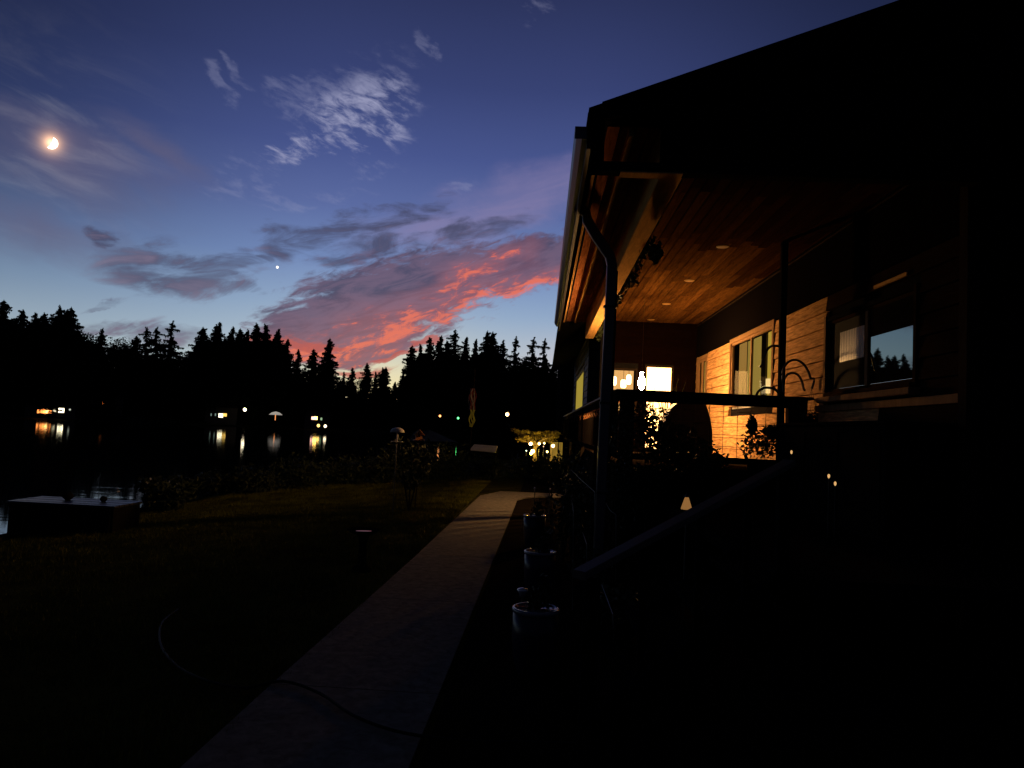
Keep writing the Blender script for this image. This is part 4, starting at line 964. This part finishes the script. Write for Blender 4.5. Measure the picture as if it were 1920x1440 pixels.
q1, q2, q3, q4 = PY(881, 843, Ys), PY(929, 848, Ys), PY(933, 836, Ys+.7), PY(889, 833, Ys+.7); sw.location = (q1.x+.5, Ys+.3, 0)
mb = MB(); L0 = Vector(sw.location); up = Vector((0, 0, .03))
mb.v = [tuple(v-L0) for v in (q1, q2, q3, q4)]+[tuple(v-L0-up) for v in (q1, q2, q3, q4)]; mb.f = [(0, 1, 2, 3), (7, 6, 5, 4), (0, 4, 5, 1), (1, 5, 6, 2), (2, 6, 7, 3), (3, 7, 4, 0)]
mb.build('canopy', m_shadew, sw)
for v in (q1, q2, q3, q4): MB().tube([(v.x-L0.x, v.y-L0.y, -.03), tuple(v-L0-up)], .02, 6).build('leg', m_dark, sw)
MB().box(-.45, .45, -.1, .35, .42, .47).build('seat', m_dark, sw); MB().box(-.45, .45, .33, .38, .47, .85).build('backrest', m_dark, sw)
# flag pole with two limp flags
Yf = 27.; ft = PY(891, 690, Yf); fb = PY(878, 905, Yf)
fl = empty('flag_pole', (fb.x, Yf, 0), label='thin flag pole standing on the bank left of the patio', cat='flag pole'); MB().tube([(0, 0, -.05), (ft.x-fb.x, 0, ft.z)], .014, 6).build('pole', m_trim, fl)
def flag(name, y0, y1, w0, label, mts, ox=0):
    t0 = PY(886, y0, Yf); t1 = PY(884+ox, y1, Yf); o = empty(name, (t0.x, Yf-.02, t0.z), label=label, cat='flag'); H = t0.z-t1.z; nS = len(mts)
    for s in range(nS):
        mb = MB(); n = 8; W0 = w0/nS
        for k in range(n+1):
            z = -H*k/n; sway = .03*math.sin(k*1.1+s); xx = -w0*.45+s*W0+sway+(t1.x-t0.x)*k/n; wv = W0*(1+.35*math.sin(k*.9+s*2))
            mb.v += [(xx, .02*math.sin(k+s*1.7), z), (xx+wv, .03*math.cos(k*1.3+s), z-.01)]
        for k in range(n): mb.f.append((2*k, 2*k+1, 2*k+3, 2*k+2))
        mb.build('stripe', mts[s], o)
    return o
m_fr = mat('flag_red', (.14, .02, .02), .9); m_fw = mat('flag_white', (.26, .25, .24), .9); m_fb = mat('flag_blue', (.02, .025, .07), .9)
flag('national_flag', 728, 768, .26, 'limp striped red and white flag with blue canton at the top', [m_fb, m_fr, m_fw, m_fr, m_fw, m_fr])
col.objects.get('national_flag')
m_yf = mat('flag_yellow', (.32, .36, .05), .8); flag('yellow_flag', 768, 800, .19, 'limp yellow green flag below the striped one', [m_yf, m_yf, m_yf], ox=-1)
# lamps on far side and neighbour garden
def globe(px, py, D, r, c, s, label, h=None, cat='lamp', cast=True, group=None):
    if D > 170: D = (shore_r(azel(px, py)[0])-3)*math.cos(azel(px, py)[0])
    p = PY(px, py, D); zb = -1.0 if D > 60 else -.4
    a = math.atan2(p.x, p.y); rr_ = math.hypot(p.x, p.y)
    if rr_ > shore_r(a): zb = hill(a, rr_)
    o = empty('lamp_post', (p.x, p.y, zb), label=label, cat=cat, group=group); n_ = 'glow_%d_%d' % (px, py)
    MB().lathe([(r*.3, p.z-zb-r), (r*.85, p.z-zb-r*.5), (r, p.z-zb), (r*.85, p.z-zb+r*.5), (r*.3, p.z-zb+r)], n=12).build('globe', emit(n_, c, s), o, smooth=True)
    MB().tube([(0, 0, -.2), (0, 0, max(.0, p.z-zb-r))], max(.02, r*.2), 6).build('post', m_dark, o)
    return o
globe(951, 777, 40, .10, (1, .55, .2), 9, 'bright warm lamp post above the neighbouring patio')
globe(825, 780, 190, .32, (1, .38, .12), 3, 'small amber lamp across the water behind the birdhouse')
globe(859, 784, 190, .30, (.12, 1, .25), 3.5, 'green lamp across the water left of the flags')
globe(459, 768, 208, .42, (1, .84, .55), 6, 'round white lamp on the far shore left of the umbrella')
globe(597, 798, 150, .32, (1, .62, .15), 3, 'left one of the two low dock lamps'); globe(610, 799, 150, .32, (1, .8, .5), 3.5, 'right one of the two low dock lamps')
globe(131, 768, 208, .2, (.7, .75, .6), .8, 'faint lamp right of the orange lit house')

# houses on the far shore, with lit windows
def far_house(px0, px1, ytop, ybase, lights, label, D0=2):
    a, e = azel((px0+px1)/2, ybase); r = shore_r(a)+D0; zb = hill(a, r)-.2
    x, y = r*math.sin(a), r*math.cos(a); wd = (px1-px0)/F*r/math.cos(a)**.0; zt = CZ+math.tan(azel((px0+px1)/2, ytop)[1])*r
    o = empty('shore_house', (x, y, zb), -a, label=label, cat='house'); H = max(2.6, zt-zb)
    MB().box(-wd/2, wd/2, 0, 6, -.5, H).build('wall', m_farwall, o); MB().prism([(-wd/2-.5, H+.002), (wd/2+.5, H+.002), (0, H+2.2)], 'y', -.8, 6.5).build('roof', m_dark, o)
    MB().box(-wd/2-.5, wd/2+.5, -3.0, -.002, -.45, -.1).build('terrace', m_dark, o)
    for k, (x0, x1, y0, y1, c, s) in enumerate(lights):
        def loc(px, py):
            aa_, ee = azel(px, py); dr_ = r/math.cos(aa_-a); return (math.tan(aa_-a)*r, CZ+math.tan(ee)*dr_-zb)
        u0, z1 = loc(x0, y0); u1, z0 = loc(x1, y1)
        f_ = MB().box(u0-.08, u1+.08, -.06, -.003, z0-.08, z1+.08).build('window', m_dark, o)
        MB().box(u0, u1, -.09, -.062, z0, z1).build('pane', emit('far_window_%d_%d' % (px0, k), c, s), f_)
    return o
OR = (1.8, .52, .11); YE = (1.5, .9, .18); WH = (1.3, 1.14, .72)
far_house(60, 128, 758, 782, [(70, 74, 768, 775, OR, 1.2), (76, 80, 768, 775, OR, 1.5), (81, 85, 766, 775, OR, 2.2), (86, 90, 766, 775, (1, .5, .14), 5), (91, 97, 766, 775, OR, 2.0), (99, 105, 766, 773, WH, .7), (110, 120, 765, 774, WH, 3.0), (84, 90, 777, 780, OR, 1.6)], 'shore house with a row of orange windows and one white window')
far_house(176, 222, 742, 780, [(191, 199, 754, 759, OR, 1.6), (200, 206, 753, 760, YE, 3.5), (192, 201, 765, 768, YE, .5)], 'shore house with a small yellow lit upstairs window', 4)
far_house(388, 440, 764, 790, [(395, 397, 775, 780, (.5, .7, .6), .25), (403, 405, 775, 780, (.5, .7, .6), .3), (410, 418, 775, 783, WH, 2.2), (419, 425, 775, 781, YE, 1.0)], 'shore house with pale yellow windows left of the white lamp')
far_house(572, 616, 770, 797, [(584, 589, 781, 787, (1, .5, .4), 2.5), (589, 595, 781, 787, YE, 6), (601, 604, 783, 788, (.6, .9, .5), .5)], 'shore house with a small bright window above the dock lamps')
# patio umbrella on the far shore; light from below is put into canopy emission
up_ = PY(517, 776, (shore_r(azel(517, 776)[0])-4)*math.cos(azel(517, 776)[0])); a = math.atan2(up_.x, up_.y); rr_ = math.hypot(up_.x, up_.y); zb = -1.0
um = empty('patio_umbrella', (up_.x, up_.y, zb), label='open white parasol with self glowing canopy on a far dock', cat='umbrella'); zt = up_.z-zb
for k in range(8):
    a0, a1 = R(45*k), R(45*k+44); mb = MB(); 
    mb.quad((1.75*math.cos(a0), 1.75*math.sin(a0), zt-.25), (1.75*math.cos(a1), 1.75*math.sin(a1), zt-.25), (1.0*math.cos(a1), 1.0*math.sin(a1), zt+.35), (1.0*math.cos(a0), 1.0*math.sin(a0), zt+.35))
    mb.tri((1.0*math.cos(a0), 1.0*math.sin(a0), zt+.35), (1.0*math.cos(a1), 1.0*math.sin(a1), zt+.35), (0, 0, zt+.6)); mb.build('canopy_panel', emit('glowing_canopy', (.42, .38, .33), .8, False) if k == 0 else bpy.data.materials['glowing_canopy'], um)
MB().tube([(0, 0, -.5), (0, 0, zt+.55)], .06, 6).build('pole', m_dark, um)
MB().tube([(0, -.1, zt-1.6), (0, -.1, zt+.1)], .10, 6).build('string_lights', emit('umbrella_string', (1, .35, .1), 1.2, False), um)
MB().box(-5, 5, -2, 3, .3, .5).build('dock', m_dark, loc=(up_.x, up_.y, zb), label='dark dock carrying the far parasol', cat='dock')

# uplit garden tree and patio lights of the neighbour
Yt = 31.; tb = PY(1002, 850, Yt); gt_ = empty('garden_tree', (tb.x, Yt, 0), label='small spreading tree lit golden from below on the neighbouring patio', cat='tree')
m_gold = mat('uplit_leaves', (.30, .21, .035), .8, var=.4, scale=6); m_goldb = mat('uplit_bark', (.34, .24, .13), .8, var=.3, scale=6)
mb = MB(); rs = np.random.RandomState(15); tipz = []
tz = tb.z
mb.tube([(0, 0, -.05), (.03, 0, tz*.6), (0, 0, tz+.15), (.06, 0, tz+.45)], [.13, .10, .09, .07], 8)
for k in range(15):
    a = rs.uniform(-.15, 3.3) if k % 3 else rs.rand()*6.28; l = .45+.5*rs.rand(); d = Vector((math.cos(a)*.9, math.sin(rs.rand()*6.28)*.5, .35+.5*rs.rand()))
    p0 = Vector((.05, 0, tz+.25+.2*rs.rand())); p1 = p0+d*l*.5; p2 = p0+d*l+Vector((d.x*.2, 0, -.02)); mb.tube([p0, p1, p2], [.035, .022, .008], 5); tipz.append(p2)
    for j in range(3):
        e_ = p1+(p2-p1)*rs.rand(); mb.tube([e_, e_+Vector(rs.normal(size=3))*.16+Vector((0, 0, .06))], [.010, .004], 4)
mb.build('trunk', m_goldb, gt_)
mb = MB()
for k, p in enumerate(tipz): mb.leaves(tuple(p), (.26, .26, .12), 110, .035, 500+k)
for k in range(10): mb.leaves((rs.uniform(-.75, .95), rs.uniform(-.4, .4), tz+.82+.10*rs.rand()), (.22, .25, .09), 70, .035, 560+k)
mb.build('foliage', m_gold, gt_)
def spot(px, py, Y, r, c, s, label, cat='garden light'):
    p = PY(px, py, Y); o = empty('garden_light', (p.x, p.y, 0), label=label, cat=cat, group='lights on the neighbouring patio')
    MB().lathe([(r*.4, p.z-r), (r, p.z-r*.3), (r, p.z+r*.3), (r*.4, p.z+r)], n=10).build('bulb', emit('patio_glow_%d' % px, c, s), o, smooth=True)
    MB().tube([(0, 0, -.05), (0, 0, p.z-r)], .008, 5).build('stake', m_iron, o)
WY = (1, .62, .20)
spot(995, 832, 30.3, .060, (1, .62, .3), 22, 'brightest white globe left of the uplit tree trunk')
spot(1011, 832, 30.2, .045, (1, .8, .3), 14, 'round globe right of the uplit tree trunk'); spot(1020.5, 831, 30.2, .035, (1, .8, .3), 9, 'highest small globe between trunk and wall')
spot(1037, 836, 30.0, .060, (1, .66, .3), 16, 'globe glowing against the patio wall'); spot(1026, 847, 30.0, .04, (1, .7, .2), 9, 'low globe between the tree and the patio wall')
spot(999, 846, 30.3, .06, (1, .70, .08), 220, 'yellow uplight at the foot of the small tree'); spot(996, 850, 30.1, .045, (1, .7, .1), 90, 'lower yellow lamp left of the tree foot')
spot(987, 845, 30.3, .025, (.9, 1, .7), 3, 'faint pale stake light at the left end of the patio'); spot(1019, 837, 30.2, .018, (1, .5, .3), 3, 'tiny pink light under the highest globe')
pw_ = PY(1041, 850, 31.5)
o = empty('patio_wall', (pw_.x, 31.5, 0), label='warm lit stub of plastered wall behind the patio globes', cat='wall')
MB().box(-.22, .10, 0, .3, 0, pw_.z+.47).build('pillar', m_room, o); MB().box(.14, .30, 0, .3, 0, pw_.z+.47).build('pillar', m_room, o)

# ------------------------------------------------------------------ moon and planet
def far_obj(px, py, D): return C0+ray(px, py).normalized()*D
D = 2500; u_ = D/F
pts_c = []
rm_ = 11.5*u_*.78
mb = MB(); n = 20
cc = far_obj(96, 268, D)
# gibbous-cut disc, lit side to the lower right, as a shallow lens with thickness
outer = [(rm_*math.cos(t), rm_*math.sin(t)) for t in np.linspace(R(-120), R(75), 18)]
inner = [(rm_*(-.28*math.sin((t-R(-120))/(R(195))*math.pi))*math.cos(R(-22))+0*t, 0) for t in np.linspace(R(75), R(-120), 10)]
a0 = Vector(outer[0]); a1 = Vector(outer[-1]); ch = []
for k in range(1, 9):
    t = k/9; p = a1.lerp(a0, t); nrm = Vector((-(a0-a1).y, (a0-a1).x)).normalized(); p = p+nrm*(.20*rm_*math.sin(t*math.pi)); ch.append((p.x, p.y))
mb.prism([(x, y) for x, y in outer]+ch, 'y', -rm_*.1, rm_*.1)
mo = mb.build('moon', emit('moon_light', (1, .90, .72), 5, False), loc=cc, label='bright half moon low in the left of the dusk sky', cat='moon')
fwd = (cc-C0).normalized(); mo.rotation_euler = (fwd).to_track_quat('Y', 'Z').to_euler()
mb = MB().lathe([(.1*3.2*u_, -2.3*u_), (.7*2.4*u_, -1.6*u_), (2.3*u_, 0), (.7*2.4*u_, 1.6*u_), (.1*2.4*u_, 2.3*u_)], n=14)
mb.build('planet', emit('planet_light', (1, .92, .8), 2.2, False), loc=far_obj(520, 501, D), smooth=True, label='single bright evening planet above the red cloud', cat='planet')
